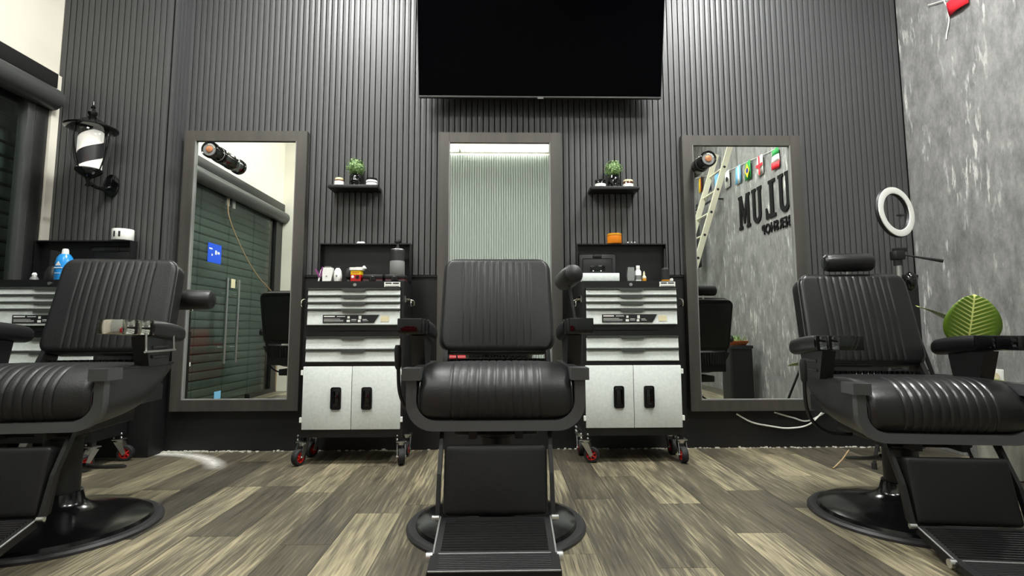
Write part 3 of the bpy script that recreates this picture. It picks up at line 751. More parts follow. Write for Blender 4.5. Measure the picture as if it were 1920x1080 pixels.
# ------------------------------------------------------------------ things on the trolleys
ZT = 1.089
def jar(name, label, cat, x, y, z, prof, m, lid=None, lidm=None, band=None, bandm=None, group=None, n=28):
    t = thing(name, label, cat, (x, y, z), 0, group)
    MB().lathe(prof, n).obj('body', m, t)
    if lid: MB().lathe(lid, n).obj('lid', lidm, t)
    if band: MB().lathe(band, n, cap=False).obj('paper_label', bandm, t)
    return t
# trolley with the red tub
t = thing('hair_clipper', 'white hair clipper standing on end, nearer the purple clip', 'clipper', (-1.115, -.25, ZT))
MB().prism([(-.030, 0), (.020, 0), (.034, .09), (.030, .11), (-.026, .11), (-.031, .08)], -.018, .018, 'y').obj('body', 'white', t)
MB().box(-.02, .022, -.012, .012, .11, .118).obj('blade', 'steel', t, 0); MB().cyl((-.004, -.018, .055), (-.004, -.021, .055), .004, 10).obj('switch', 'grey', t)
t = thing('hair_trimmer', 'white rounded trimmer standing beside the white clipper', 'clipper', (-1.052, -.25, ZT))
MB().lathe([(.018, 0), (.025, .03), (.026, .06), (.021, .092), (.012, .108)], 24).obj('body', 'white', t)
MB().box(-.014, .018, -.006, .006, .107, .118, .002).obj('blade', 'black_metal', t); MB().box(-.005, .005, -.027, -.024, .05, .062).obj('switch', 'grey', t, 0)
t = thing('hair_clip', 'purple plastic hair clip leaning by the white clipper', 'hair clip', (-1.165, -.25, ZT))
MB().prism([(-.018, 0), (-.010, 0), (.012, .09), (.022, .10), (.014, .112), (.002, .094)], -.006, .006, 'y').obj('jaw', 'white', t, 0)
MB().prism([(-.006, .045), (.004, .05), (-.026, .104), (-.034, .1)], -.007, .007, 'y').prism([(.0, .06), (.014, .055), (.024, .11), (.012, .118)], -.008, .008, 'y').obj('grip', 'purple', t, 0)
t = thing('black_charging_stand', 'small black charging stand at the trolley corner by the mirror', 'charger', (-1.172, -.20, ZT))
MB().box(-.018, .042, -.03, .03, 0, .022, .004).box(-.014, .0, -.02, .02, .022, .05, .004).obj('stand', 'plastic_dark', t); MB().box(.012, .034, -.02, .02, .022, .03, .002).obj('dock', 'gloss_black', t)
t = thing('neck_brush', 'small dark oval neck brush standing by the red tub', 'brush', (-.985, -.24, ZT))
MB().lathe([(.010, 0), (.012, .03), (.006, .035)], 16).obj('handle', 'steel', t); MB().lathe([(.006, .035), (.022, .05), (.024, .075), (.016, .10), (.004, .11)], 20).obj('bristles', 'rubber', t)
t = thing('sharps_container', 'red and yellow sharps tub with white lid on the trolley', 'container', (-.925, -.27, ZT))
MB().prism(rrect(.068, .06, .008), 0, .062, 'z').obj('tub', 'red', t); MB().prism(rrect(.068, .06, .008), .0622, .09, 'z').obj('collar', 'yellow', t)
MB().prism(rrect(.082, .07, .01), .0902, .108, 'z').obj('lid', 'white', t)
MB().sphere((.045, 0, .112), .010).box(-.01, .06, -.012, .012, .1, .112, .004).obj('lid_clip', 'white', t)
wsm = MB().cyl((-.018, -.0305, .048), (-.018, -.033, .048), .009, 16).obj('round_sticker', 'white', t)
bz = MB()
for k in range(3):
    a = R(90+120*k); bz.lathe([(.005, 0), (.009, 0), (.009, .001), (.005, .001)], 14, Matrix.Translation((.012+.006*math.cos(a), -.0315, .045+.006*math.sin(a))) @ Matrix.Rotation(PI/2, 4, 'X'), cap=False)
bz.obj('hazard_mark', 'print_black', t, 0)
MB().box(-.022, .022, -.0312, -.0303, .07, .078).obj('warning_print', 'orange', t, 0)
for i, (x, lab) in enumerate(((-.815, 'dark clipper case with red lining next to the red tub'), (-.675, 'dark clipper case with red lining under the spray bottle'))):
    t = thing('clipper_case', lab, 'case', (x, -.25, ZT))
    MB().box(-.064, .064, -.06, .06, 0, .026, .006).obj('bottom_half', 'dark_case', t)
    MB().box(-.061, .061, -.057, .057, .0262, .034).obj('lining', 'dark_red', t, 0); MB().box(-.064, .064, -.06, .06, .0342, .062, .006).obj('top_half', 'dark_case', t)
    MB().box(-.022, .022, -.066, -.058, .012, .05, .003).obj('latch', 'gloss_black', t)
t = thing('spray_bottle', 'black and clear glass pump bottle standing on a clipper case', 'bottle', (-.672, -.25, ZT+.0625))
MB().lathe([(.046, 0), (.048, .004), (.048, .085), (.046, .09)], 32).obj('glass', 'grey', t)
MB().lathe([(.046, .0905), (.046, .155), (.042, .16)], 32).obj('collar', 'rim_black', t); MB().lathe([(.044, .1605), (.046, .163), (.044, .168)], 32).obj('rim', 'steel', t)
MB().lathe([(.014, .168), (.01, .19), (.008, .205), (.022, .214), (.022, .222), (.012, .232)], 20).obj('pump', 'plastic_dark', t)
t = thing('white_cloth', 'small folded white cloth on the raised lid above the red tub', 'cloth', (-.94, -.128, 1.3725))
MB().box(-.027, .027, -.018, .018, 0, .009, .003).obj('lower_fold', 'white', t); MB().box(-.022, .022, -.016, .016, .0092, .017, .003).obj('upper_fold', 'white', t)
# trolley with the orange tin
jar('wax_tin', 'orange hair wax tin on the raised lid of a trolley', 'tin', .762, -.155, 1.3725, [(.046, 0), (.048, .003), (.048, .05), (.046, .052)], 'orange', [(.049, .0525), (.049, .064), (.046, .067)], 'amber')
t = thing('accessory_case', 'open black case with clear window standing on the trolley', 'case', (.645, -.20, ZT))
MB().box(-.13, .13, -.06, .05, 0, .02, .004).obj('tray', 'plastic_dark', t)
for k in range(6): MB().box(-.118+.04*k, -.084+.04*k, -.063, -.0602, .004, .016).obj('slot', 'gloss_black', t, 0)
MB().box(-.125, .125, .05, .062, .02, .215, .01).obj('lid', 'rim_black', t)
MB().box(-.1, .1, .047, .0495, .05, .185, .006).obj('lid_recess', 'plastic_dark', t)
MB().box(-.05, .05, .042, .046, .09, .135, .003).obj('window', 'gloss_black', t)
for xx in (-.03, .022): MB().cyl((xx, .042, .1), (xx, .0405, .1), .004, 8).obj('stud', 'white', t)
MB().box(-.03, .03, .044, .05, .19, .212, .004).obj('latch', 'plastic_dark', t)
tg = tag(MB().box(.528, .768, -.262, -.162, ZT+.0205, ZT+.075, .004).obj('tissue_box', 'white_door'), 'flat white box lying in the open black case', 'box')
t = thing('steel_clipper', 'steel coloured hair clipper standing beside the white bottle', 'clipper', (.842, -.25, ZT))
MB().prism([(-.022, 0), (.018, 0), (.024, .06), (.02, .112), (-.02, .112), (-.026, .06)], -.018, .018, 'y').obj('body', 'steel', t); MB().box(-.016, .016, -.01, .01, .112, .12).obj('blade', 'rubber', t, 0)
t = jar('lotion_bottle', 'white square lotion bottle on the trolley beside the steel clipper', 'bottle', .892, -.25, ZT, [(.019, 0), (.02, .004), (.02, .085), (.012, .098), (.009, .1)], 'white', [(.012, .1005), (.012, .122), (.01, .124)], 'white', [(.0203, .03), (.0203, .06)], 'grey')
jar('oil_bottle', 'small cream oil bottle with pointed cap on the trolley', 'bottle', .931, -.25, ZT, [(.013, 0), (.014, .003), (.014, .05), (.006, .06)], 'cream', [(.007, .0605), (.006, .075), (.002, .088)], 'cream', [(.0142, .015), (.0142, .04)], 'amber')
tag(MB().tube(bez([(.905, -.34, ZT+.006), (.94, -.345, ZT+.012), (.965, -.33, ZT+.012), (.985, -.30, ZT+.006), (.97, -.27, ZT+.005)], 6), .004, 8).obj('black_cable', 'rubber'), 'short loop of black cable in front of the oil bottle', 'cable')
t = jar('dropper_bottle', 'black pump bottle with long thin nozzle and amber base', 'bottle', 1.07, -.25, ZT, [(.026, 0), (.027, .003), (.027, .03)], 'amber', [(.027, .0305), (.027, .098), (.024, .102), (.008, .112), (.006, .19), (.004, .235)], 'rubber')
tag(MB().prism([(1.085, ZT), (1.1, ZT), (1.102, ZT+.03), (1.096, ZT+.038), (1.09, ZT+.02)], -.31, -.21, 'y').obj('paper_tissue', 'white', smooth=0), 'crumpled white tissue behind the amber bottle', 'tissue')
t = thing('lid_hook', 'small steel spring clips on the raised lid beside the orange tin', 'clip', (.875, -.145, 1.3725))
for k in range(3): MB().tube([(-.02+.022*k, 0, .0), (-.024+.022*k, 0, .012), (-.016+.022*k, 0, .015), (-.012+.022*k, 0, .004)], .003, 6).obj('clip', 'steel', t)
# trolley with the blue bottle (shelf of the same height, stands further forward)
bt = jar('spray_can', 'tall blue disinfectant bottle with white cap on the trolley', 'bottle', -2.70, -.36, ZT, [(.045, 0), (.047, .004), (.047, .13), (.04, .16), (.026, .182)], 'blue_liquid', [(.019, .1825), (.017, .208), (.013, .216)], 'white')
MB().prism([(-.016, .108), (.016, .108), (0, .134)], -.0485, -.0465, 'y').prism([(-.022, .092), (.022, .092), (.022, .097), (-.022, .097)], -.0485, -.042, 'y').prism([(-.018, .06), (.014, .06), (.014, .063), (-.018, .063)], -.0485, -.042, 'y').obj('print', 'white', bt, 0)
t = jar('label_tub', 'white paper labelled tub on the raised lid by the black pier', 'tub', -2.42, -.27, 1.3725, [(.058, 0), (.06, .003), (.06, .068), (.058, .071)], 'white')
pr = MB()
for a0 in (-108, -78): 
    for k in range(5): pr.box(-.0012, .0012, -.0004, .0004, -.018, .018, M=Matrix.Rotation(R(a0+k*2.2+90), 4, 'Z') @ Matrix.Translation((0, -.0603, .035)))
pr.obj('barcode_print', 'print_black', t, 0)
t = thing('black_organiser', 'open black plastic organiser lid standing on the trolley by the pier', 'case', (-2.50, -.29, ZT))
MB().box(-.135, .135, -.06, .045, 0, .03, .005).obj('tray', 'plastic_dark', t); MB().box(-.135, .135, .045, .058, .03, .25, .012).obj('lid', 'rim_black', t); MB().box(-.12, .12, .042, .0445, .06, .22, .008).obj('lid_recess', 'plastic_dark', t); MB().box(-.045, .045, .038, .044, .212, .245, .004).obj('latch', 'plastic_dark', t)
jar('small_dropper', 'small grey squeeze bottle with white top near the shop glass', 'bottle', -2.86, -.38, ZT, [(.022, 0), (.022, .03), (.014, .042)], 'grey', [(.011, .0425), (.014, .055), (.008, .066)], 'white')
t = thing('black_clipper_stand', 'black bulky clipper charging stand beside the blue bottle', 'charger', (-2.80, -.31, ZT))
MB().lathe([(.05, 0), (.055, .01), (.05, .07), (.03, .11)], 20).obj('stand', 'plastic_dark', t); MB().prism([(-.02, .10), (.02, .10), (.03, .2), (-.02, .215)], -.015, .015, 'y').obj('clipper', 'rubber', t)

# ------------------------------------------------------------------ shelves with planters and jars
def head_planter(x, y, z, label):
    t = thing('head_planter', label, 'plant pot', (x, y, z), 0, 'face planters on the shelves')
    rows = []
    for i in range(25):
        v = i/24; zz = .088*v
        base = .034+.008*math.sin(PI*min(1, v*.9+.1))
        row = []
        for j in range(49):
            a = 2*PI*j/48; r = base
            fx = math.sin(a); front = -math.cos(a)*-1
            ang = a if a < PI else a-2*PI       # 0 = front
            def g(ca, cv, sa, sv): return math.exp(-((ang-ca)/sa)**2-((v-cv)/sv)**2)
            r += .010*g(0, .52, .16, .13)+.007*g(0, .40, .2, .05)
            r -= .006*g(.42, .60, .2, .06)+.006*g(-.42, .60, .2, .06)
            r += .003*g(.42, .585, .14, .03)+.003*g(-.42, .585, .14, .03)
            r += .005*g(.42, .70, .32, .04)+.005*g(-.42, .70, .32, .04)
            r += .005*g(0, .25, .3, .035)+.004*g(0, .18, .25, .03)-.004*g(0, .215, .3, .015)
            r += .005*g(0, .05, .35, .07)
            row.append((r*math.sin(a), -r*math.cos(a), zz))
        rows.append(row)
    m = MB(); m.grid(rows); bmesh.ops.remove_doubles(m.bm, verts=m.bm.verts, dist=1e-5)
    m.lathe([(.0, .0), (.034, .0)], 24, cap=False); m.lathe([(.036, .086), (.0, .08)], 24, cap=False)
    m.obj('pot', 'gloss_black', t, 60)
    f = MB()
    for k in range(420):
        u = random.uniform(-1, 1); a = random.uniform(0, 2*PI); q = math.sqrt(1-u*u); d = Vector((q*math.cos(a), q*math.sin(a), u))
        p = Vector((0, 0, .135))+d*random.uniform(.046, .066)
        if p.z < .088 and (p.x**2+p.y**2) < .04**2: continue
        s = random.uniform(.006, .0105)
        e1 = d.orthogonal().normalized(); e1 = Matrix.Rotation(random.uniform(0, 6.3), 3, d) @ e1; e2 = d.cross(e1)
        e1 = (e1+d*random.uniform(-.5, .7)).normalized()
        vs = [f.bm.verts.new(p-e1*s), f.bm.verts.new(p+e2*s*.6+d*.002), f.bm.verts.new(p+e1*s), f.bm.verts.new(p-e2*s*.6+d*.002)]
        f.bm.faces.new(vs)
    f.sphere((0, 0, .135), .046, u=14, v=10)
    o = f.obj('foliage', 'leaf_topiary', t, 0); o['kind'] = 'stuff'
def shelf(x0, x1, z, label):
    t = thing('wall_shelf', label, 'shelf', ((x0+x1)/2, -.016, z), 0)
    w = (x1-x0)/2
    MB().box(-w, w, -.135, 0, -.022, 0, .0015).obj('board', 'plastic_dark', t)
    for k in range(8): MB().cyl((-w*.8+k*w*.23, -.02, -.0235), (-w*.8+k*w*.23, -.02, -.03), .005, 8).obj('screw', 'black_metal', t)
shelf(-1.168, -.835, 1.777, 'small black wall shelf holding an amber jar and face planter')
shelf(.611, .944, 1.771, 'small black wall shelf above the orange tin')
head_planter(-1.0, -.085, 1.7775, 'black face planter with green topiary ball beside an amber jar')
head_planter(.782, -.085, 1.7715, 'black face planter with green topiary ball above the orange tin')
jar('pomade_jar', 'amber jar with gold lid and white label beside the face planter', 'jar', -1.108, -.095, 1.7775, [(.03, 0), (.033, .004), (.033, .036), (.028, .042)], 'amber_glass', [(.029, .0425), (.029, .055), (.027, .057)], 'cream', [(.0333, .006), (.0333, .033)], 'white')
jar('pomade_jar', 'white labelled jar with black lid on the amber jar shelf', 'jar', -.887, -.095, 1.7775, [(.035, 0), (.038, .004), (.038, .036), (.034, .042)], 'white', [(.036, .0425), (.036, .054), (.034, .056)], 'gloss_black', [(.0383, .022), (.0383, .027)], 'print_black')
jar('pomade_jar', 'black lidded jar with white band above the orange tin', 'jar', .686, -.095, 1.7715, [(.034, 0), (.037, .004), (.037, .036), (.034, .042)], 'gloss_black', [(.037, .0425), (.037, .053), (.035, .055)], 'gloss_black', [(.0373, .006), (.0373, .026)], 'white')
jar('pomade_jar', 'amber glass jar with gold lid and white band above the orange tin', 'jar', .878, -.095, 1.7715, [(.033, 0), (.036, .004), (.036, .036), (.032, .042)], 'amber_glass', [(.034, .0425), (.034, .053), (.032, .055)], 'cream', [(.0363, .006), (.0363, .026)], 'white')

# ------------------------------------------------------------------ barber pole lantern
t = thing('barber_pole_lantern', 'black wall lantern with striped barber pole inside clear glass', 'lantern', (-2.59, -.37, 1.80))
LN = .82
def radial(p): return [(r_*LN, z_) for r_, z_ in p]
MB().lathe(radial([(.086, .0), (.09, .012), (.122, .09), (.138, .18), (.140, .24), (.128, .268)]), 40, cap=False).obj('glass', 'clear_glass', t)
MB().lathe(radial([(.0, .262), (.15, .262), (.172, .268), (.174, .276), (.15, .288), (.09, .31), (.07, .325), (.03, .335), (.0, .335)]), 48, cap=False).obj('roof', 'gloss_black', t)
MB().lathe([(.022, .335), (.026, .345), (.018, .352), (.026, .366), (.026, .378), (.012, .392), (.009, .40), (.014, .412), (.008, .424), (.006, .436), (.003, .45)], 24).obj('finial', 'gloss_black', t)
MB().lathe(radial([(.012, -.10), (.016, -.09), (.009, -.08), (.013, -.065), (.02, -.05), (.04, -.04), (.075, -.02), (.09, -.004), (.09, .006), (.0, .006)]), 32).obj('bottom_cup', 'gloss_black', t)
o = MB().lathe([(.066, 0), (.066, .24)], 40).obj('striped_cylinder', 'pole_stripe', t, loc=(0, 0, .012))
for k in range(4):
    a = R(-95+90*k); ca, sa = math.cos(a), math.sin(a)
    MB().tube([(r*ca*LN, r*sa*LN, z) for r, z in ((.09, .004), (.108, .05), (.126, .095), (.139, .15), (.144, .2), (.144, .24), (.134, .268))], .004, 8).obj('cage_bar', 'gloss_black', t)
MB().lathe([(.03, 0), (.05, .004), (.05, .014), (.03, .02)], 24, Matrix.Translation((.02, .183, -.05)) @ Matrix.Rotation(PI/2, 4, 'X') @ Matrix.Scale(1.5, 4, (0, 1, 0))).obj('wall_plate', 'gloss_black', t)
MB().tube(bez([(.02, .17, -.06), (.018, .10, -.09), (.008, .03, -.085), (.0, .0, -.06)], 6), .012, 10).obj('bracket_arm', 'gloss_black', t)

# ------------------------------------------------------------------ ring light on tripod
rx, ry, rzc = 2.465, -.45, 1.526
t = thing('ring_light', 'white round ring light on black tripod in the corner', 'ring light', (rx, ry, 0))
Mr = Matrix.Translation((0, 0, rzc)) @ Matrix.Rotation(R(19), 4, 'Z') @ Matrix.Rotation(R(-4), 4, 'X') @ Matrix.Rotation(PI/2, 4, 'X')
ring = MB(); prof = [(.160, -.010), (.165, 0), (.160, .012), (.116, .012), (.111, 0), (.116, -.010)]
ring.lathe(prof+[prof[0]], 64, Mr, cap=False).obj('housing', 'plastic_dark', t)
MB().lathe([(.159, .0125), (.158, .017), (.138, .0195), (.118, .017), (.117, .0125), (.159, .0125)], 64, Mr, cap=False).obj('diffuser', 'white', t)
MB().tube([Mr @ Vector(p) for p in ((.02, -.1, 0), (.03, -.05, .0), (.05, -.02, .01))], .004, 8).box(.03, .075, -.02, -.012, -.012, .012, M=Mr).obj('phone_holder', 'black_metal', t)
MB().box(-.03, .03, -.03, .03, 1.225, 1.28, .006).box(-.02, .05, -.02, .02, 1.275, 1.30, .004).cyl((0, 0, 1.19), (0, 0, 1.23), .024).obj('pan_head', 'plastic_dark', t)
MB().tube([(.02, -.02, 1.255), (.09, -.05, 1.235), (.2, -.10, 1.205)], .006, 10, rr=[.005, .006, .011]).obj('pan_handle', 'plastic_dark', t)
MB().cyl((-.0, 0, .45), (0, 0, 1.2), .0145).obj('centre_column', 'steel', t)
MB().lathe([(.03, .9), (.036, .91), (.036, .96), (.02, .98)], 20).obj('collar', 'plastic_dark', t)
MB().lathe([(.022, .52), (.026, .53), (.026, .56), (.022, .57)], 20).obj('hub', 'plastic_dark', t)
MB().sphere((.055, -.02, 1.09), .05, .7, .7, 1.2).obj('cable_coil', 'gloss_black', t)
for a, rr_ in ((90, .30), (-20, .30), (-157, .36)):
    dx, dy = math.cos(R(a)), math.sin(R(a))
    lg = MB().tube([(.025*dx, .025*dy, .94), (rr_*.5*dx, rr_*.5*dy, .47)], .012, 10).tube([(rr_*.5*dx, rr_*.5*dy, .48), (rr_*dx, rr_*dy, .03)], .009, 10).obj('leg', 'black_metal', t)
    MB().cyl((rr_*dx, rr_*dy, 0), (rr_*dx, rr_*dy, .035), .014, 12).obj('foot', 'rubber', lg)
    MB().tube([(.02*dx, .02*dy, .545), (rr_*.42*dx, rr_*.42*dy, .55)], .005, 8).obj('brace', 'black_metal', lg)

# ------------------------------------------------------------------ potted plant in the corner
pt = thing('potted_dieffenbachia', 'potted plant with large veined green leaves beside the wallpaper wall', 'plant', (2.74, -.78, 0))
MB().lathe([(.10, 0), (.115, .01), (.14, .24), (.15, .25), (.15, .28), (.135, .28), (.13, .25), (.0, .245)], 32).obj('pot', 'stone_pot', pt)
MB().lathe([(.0, .246), (.131, .246), (.131, .255), (.0, .262)], 24, cap=False).obj('soil', 'rubber', pt)
def leaf(base, tip, width, normal, name='leaf'):
    base, tip, normal = Vector(base), Vector(tip), Vector(normal).normalized()
    L = (tip-base).length; d = (tip-base).normalized(); side = d.cross(normal).normalized(); nrm = side.cross(d)
    rows = []; N = 14; K = 10
    for i in range(N+1):
        v = i/N; hw = width/2*(math.sin(PI*min(1, v**.8))**.55)*(1 if v < .97 else .6)+.001
        rows.append([(hw*(-1+2*j/K), L*v, -.10*L*(v-.35)**2+.03*L-abs(-1+2*j/K)**2*.0+.12*hw*abs(-1+2*j/K)) for j in range(K+1)])
    m = MB(); m.grid(rows)
    o = m.obj(name, 'big_leaf', pt, 80)
    M = Matrix((side, d, nrm)).transposed().to_4x4(); M.translation = base
    o.matrix_local = M
    s = o.modifiers.new('thick', 'SOLIDIFY'); s.thickness = .0015
    return o
def stem(p, q): MB().tube(bez([p, (Vector(p)*.5+Vector(q)*.5+Vector((0, .01, .02))), q], 5), .008, 8).obj('stem', 'big_leaf', pt)
leaf((-.16, .02, .70), (-.15, -.05, .985), .27, (-.25, -.9, .15)); stem((0, 0, .25), (-.16, .02, .70))
leaf((-.08, .22, .84), (-.34, .12, .93), .13, (-.1, -.35, .9)); stem((.02, .02, .25), (-.08, .22, .84))
leaf((-.02, -.10, .50), (-.28, -.22, .485), .14, (-.1, -.35, .9)); stem((0, -.01, .25), (-.02, -.10, .50))
leaf((.02, -.12, .52), (.08, -.42, .47), .17, (-.25, -.35, .9)); stem((.01, -.02, .25), (.02, -.12, .52))
leaf((.05, -.06, .46), (.15, -.30, .22), .15, (-.6, -.3, .5)); stem((.03, -.01, .25), (.05, -.06, .46))

# sockets, cables by the right-hand chair
t = thing('wall_socket', 'white double wall socket on the grey wallpaper behind the plant', 'socket', (XR-.0005, -.535, .519))
MB().box(-.012, 0, -.068, .068, -.042, .042, .004).obj('plate', 'white', t)
for yy in (-.03, .03): MB().cyl((-.012, yy, 0), (-.014, yy, 0), .02, 20).obj('outlet', 'cream', t)
t = thing('extension_socket', 'white power strip fixed low on the black wall behind the chair', 'socket', (2.52, -.0125, .46))
MB().box(-.09, .09, -.03, 0, -.035, .035, .006).obj('body', 'white', t)
for xx in (-.045, .045): MB().cyl((xx, -.03, 0), (xx, -.032, 0), .02, 18).obj('outlet', 'grey', t)
tag(MB().tube(bez([(1.60, -.02, .225), (1.70, -.025, .17), (1.82, -.03, .145), (1.95, -.03, .13), (2.1, -.03, .16), (2.25, -.028, .3), (2.42, -.022, .43)], 8), .0055, 8).obj('white_cable', 'white'), 'white cable sagging low along the black wall under the mirror', 'cable')
tag(MB().tube(bez([(1.86, -.02, .235), (1.98, -.022, .20), (2.10, -.024, .18), (2.3, -.026, .30), (2.46, -.022, .47)], 8), .0055, 8).obj('white_lead', 'white'), 'second white cable rising to the power strip on the black wall', 'cable')
tag(MB().tube(bez([(2.02, -.55, .10), (1.98, -.55, .05), (1.93, -.56, .012), (1.90, -.58, .005)], 6), .004, 8).obj('thin_wire', 'tan_cord'), 'thin brown wire end on the floor by the tripod leg', 'wire')

# ------------------------------------------------------------------ things on the right wall behind the viewer (seen in the mirror)
def slab(poly): return [(a, b) for a, b in poly]
def letter_mesh(ch):
    m = MB(); h = .41; w = .235; s = .062; f = .035
    if ch == 'U':
        out = [(0, h), (0, h-f), (.02, h-f), (.02, .10)]+[(.02+.0975*(1-math.cos(R(a))), .10-.10*math.sin(R(a))) for a in range(10, 171, 16)]+[(.215, .10), (.215, h-f), (.235, h-f), (.235, h), (.135, h), (.135, h-f), (.155, h-f), (.155, .10)]+[(.1175+.0375*math.cos(R(a)), .10-.045*math.sin(R(a))) for a in range(15, 166, 25)]+[(.08, .10), (.08, h-f), (.10, h-f), (.10, h)]
    elif ch == 'L':
        out = [(0, 0), (.215, 0), (.215, .12), (.19, .12), (.17, .05), (.115, .05), (.115, h-f), (.14, h-f), (.14, h), (.0, h), (0, h-f), (.045, h-f), (.045, f), (0, f)]
    else:
        out = [(0, 0), (.10, 0), (.10, f), (.08, f), (.08, .27), (.13, .06), (.165, .06), (.215, .27), (.215, f), (.195, f), (.195, 0), (.295, 0), (.295, f), (.275, f), (.275, h-f), (.295, h-f), (.295, h), (.205, h), (.1475, .19), (.09, h), (0, h), (0, h-f), (.02, h-f), (.02, f), (0, f)]
    A = [m.bm.verts.new((x_, 0, z_)) for x_, z_ in out]; fc = m.bm.faces.new(A)
    r = bmesh.ops.extrude_face_region(m.bm, geom=[fc]); bmesh.ops.translate(m.bm, vec=(0, -.012, 0), verts=[v for v in r['geom'] if isinstance(v, bmesh.types.BMVert)])
    bmesh.ops.triangulate(m.bm, faces=[q for q in m.bm.faces if len(q.verts) > 4])
    return m
# text frame: local x runs towards -y of the room, local -y faces into the room
t = thing('wall_lettering', 'large black slab serif letters ULUM on the grey wallpaper', 'lettering', (XR-.001, -1.62, 2.0), -PI/2)
for ch, xo in (('U', 0), ('L', .30), ('U', .595), ('M', .88)):
    letter_mesh(ch).obj('letter', 'letter', t, 0, loc=(xo, 0, 0))
t2 = thing('wall_lettering', 'small black letters BERSHOP under the large letters on the wallpaper', 'lettering', (XR-.001, -1.632, 1.845), -PI/2)
glyphs = []
for ch in 'BERSHOP':
    cu = bpy.data.curves.new('letter', 'FONT'); cu.body = ch; cu.size = .15; cu.extrude = .005; cu.offset = .0035
    tmp = bpy.data.objects.new('letter_curve', cu); COL.objects.link(tmp)
    bpy.context.view_layer.update()
    me = bpy.data.meshes.new_from_object(tmp.evaluated_get(bpy.context.evaluated_depsgraph_get()))
    bpy.data.objects.remove(tmp); me.materials.clear(); me.materials.append(MATS['letter'])
    xs = [v.co.x for v in me.vertices]; glyphs.append((me, min(xs), max(xs)))
GAP = .018; fx = (.61-6*GAP)/sum(g[2]-g[1] for g in glyphs); xo = 0
for me, g0, g1 in glyphs:
    for v in me.vertices: v.co = Vector(((v.co.x-g0)*fx, -.006-v.co.z, v.co.y))
    link('letter', me, t2, (xo, 0, 0)); xo += (g1-g0)*fx+GAP

# ladder leaning on the right wall
ld = thing('ladder', 'pale aluminium ladder leaning against the wallpaper wall', 'ladder', (0, 0, 0))
b0, b1 = Vector((1.86, -2.82, 0)), Vector((2.875, -2.82, 3.12)); dl = (b1-b0).normalized()
for yy in (0, -.46):
    m = MB().box(-.0125, .0125, -.035, .035, 0, (b1-b0).length, .002)
    M = Matrix.Translation(b0+Vector((0, yy, 0))) @ Vector((0, 0, 1)).rotation_difference(dl).to_matrix().to_4x4() @ Matrix.Rotation(PI/2, 4, 'Z')
    bmesh.ops.transform(m.bm, matrix=M, verts=m.bm.verts); rl = m.obj('rail', 'aluminium', ld, 0)
    if yy == 0:
        for k in range(10):
            q = b0+dl*(.25+.3*k); MB().cyl(q+Vector((0, .013, 0)), q+Vector((0, .017, 0)), .016, 14).obj('rung_end', 'rubber', rl)
for k in range(10):
    q = b0+dl*(.25+.3*k); MB().cyl(q+Vector((0, -.449, 0)), q+Vector((0, -.011, 0)), .014, 12).obj('rung', 'aluminium', ld)

# flags on a string
pts = [(-.30, 3.0), (-.8, 2.82), (-1.3, 2.72), (-1.85, 2.71), (-2.46, 2.77), (-3.05, 2.83), (-3.66, 2.95), (-4.3, 3.08)]
tag(MB().tube(bez([(XR-.012, a, b) for a, b in pts], 6), .003, 6).obj('bunting_string', 'white'), 'white bunting string along the grey wallpaper wall', 'string')
def zs_(y):
    for (a, b), (c, d) in zip(pts, pts[1:]):
        if a >= y >= c: return b+(d-b)*(y-a)/(c-a)
    return 2.8
def flag(y, label, bands, extra=()):
    t = thing('bunting_flag', label, 'flag', (XR-.02, y, zs_(y)-.006), R(-90), 'flags of the bunting')
    for (x0, x1, z0, z1, m) in bands:
        rows = []
        for i in range(2):
            zz = z0+(z1-z0)*i
            rows.append([(x0+(x1-x0)*j/6, .008*math.sin(30*(x0+(x1-x0)*j/6)+20*zz), zz) for j in range(7)])
        g = MB(); g.grid(rows); o = g.obj('cloth', m, t, 80); s = o.modifiers.new('thick', 'SOLIDIFY'); s.thickness = .0012
    for (poly, m, dy) in extra:
        MB().prism(poly, -.012-dy, -.0115-dy, 'y').obj('emblem', m, t, 0)
W_, H_ = .075, -.215
diam = [(0, -.02), (.06, -.1075), (0, -.195), (-.06, -.1075)]
circ = [(.032*math.cos(R(a)), -.1075+.032*math.sin(R(a))) for a in range(0, 360, 20)]
flag(-1.86, 'green white and red banded flag on the bunting', [(-W_, W_, -.07, 0, 'flag_green'), (-W_, W_, -.14, -.07, 'flag_white'), (-W_, W_, H_, -.14, 'flag_red')])
flag(-2.19, 'white flag with red cross on the bunting', [(-W_, W_, H_, 0, 'flag_white')], [([(-W_, -.09), (W_, -.09), (W_, -.125), (-W_, -.125)], 'flag_red', 0), ([(-.015, 0), (.015, 0), (.015, H_), (-.015, H_)], 'flag_red', .001)])
flag(-2.48, 'green flag with yellow diamond and blue disc on the bunting', [(-W_, W_, H_, 0, 'flag_green')], [(diam, 'flag_yellow', 0), (circ, 'navy', .001)])
flag(-2.74, 'light blue and white banded flag on the bunting', [(-W_, -W_/3, H_, 0, 'sky_blue'), (-W_/3, W_/3, H_, 0, 'flag_white'), (W_/3, W_, H_, 0, 'sky_blue')])
flag(-3.05, 'white flag with dark mark on the bunting', [(-W_, W_, H_, 0, 'flag_white')], [(circ, 'flag_black', 0)])
flag(-3.38, 'pale blue flag on the bunting behind the ladder', [(-W_, W_, H_, 0, 'sky_blue')])
flag(-3.68, 'dark blue flag with red and white corner on the bunting', [(-W_, W_, H_, 0, 'navy')], [([(-W_, 0), (-.005, 0), (-.005, -.08), (-W_, -.08)], 'flag_white', 0), ([(-W_, -.03), (-.005, -.03), (-.005, -.05), (-W_, -.05)], 'flag_red', .001), ([(-.045, 0), (-.032, 0), (-.032, -.08), (-.045, -.08)], 'flag_red', .001)])
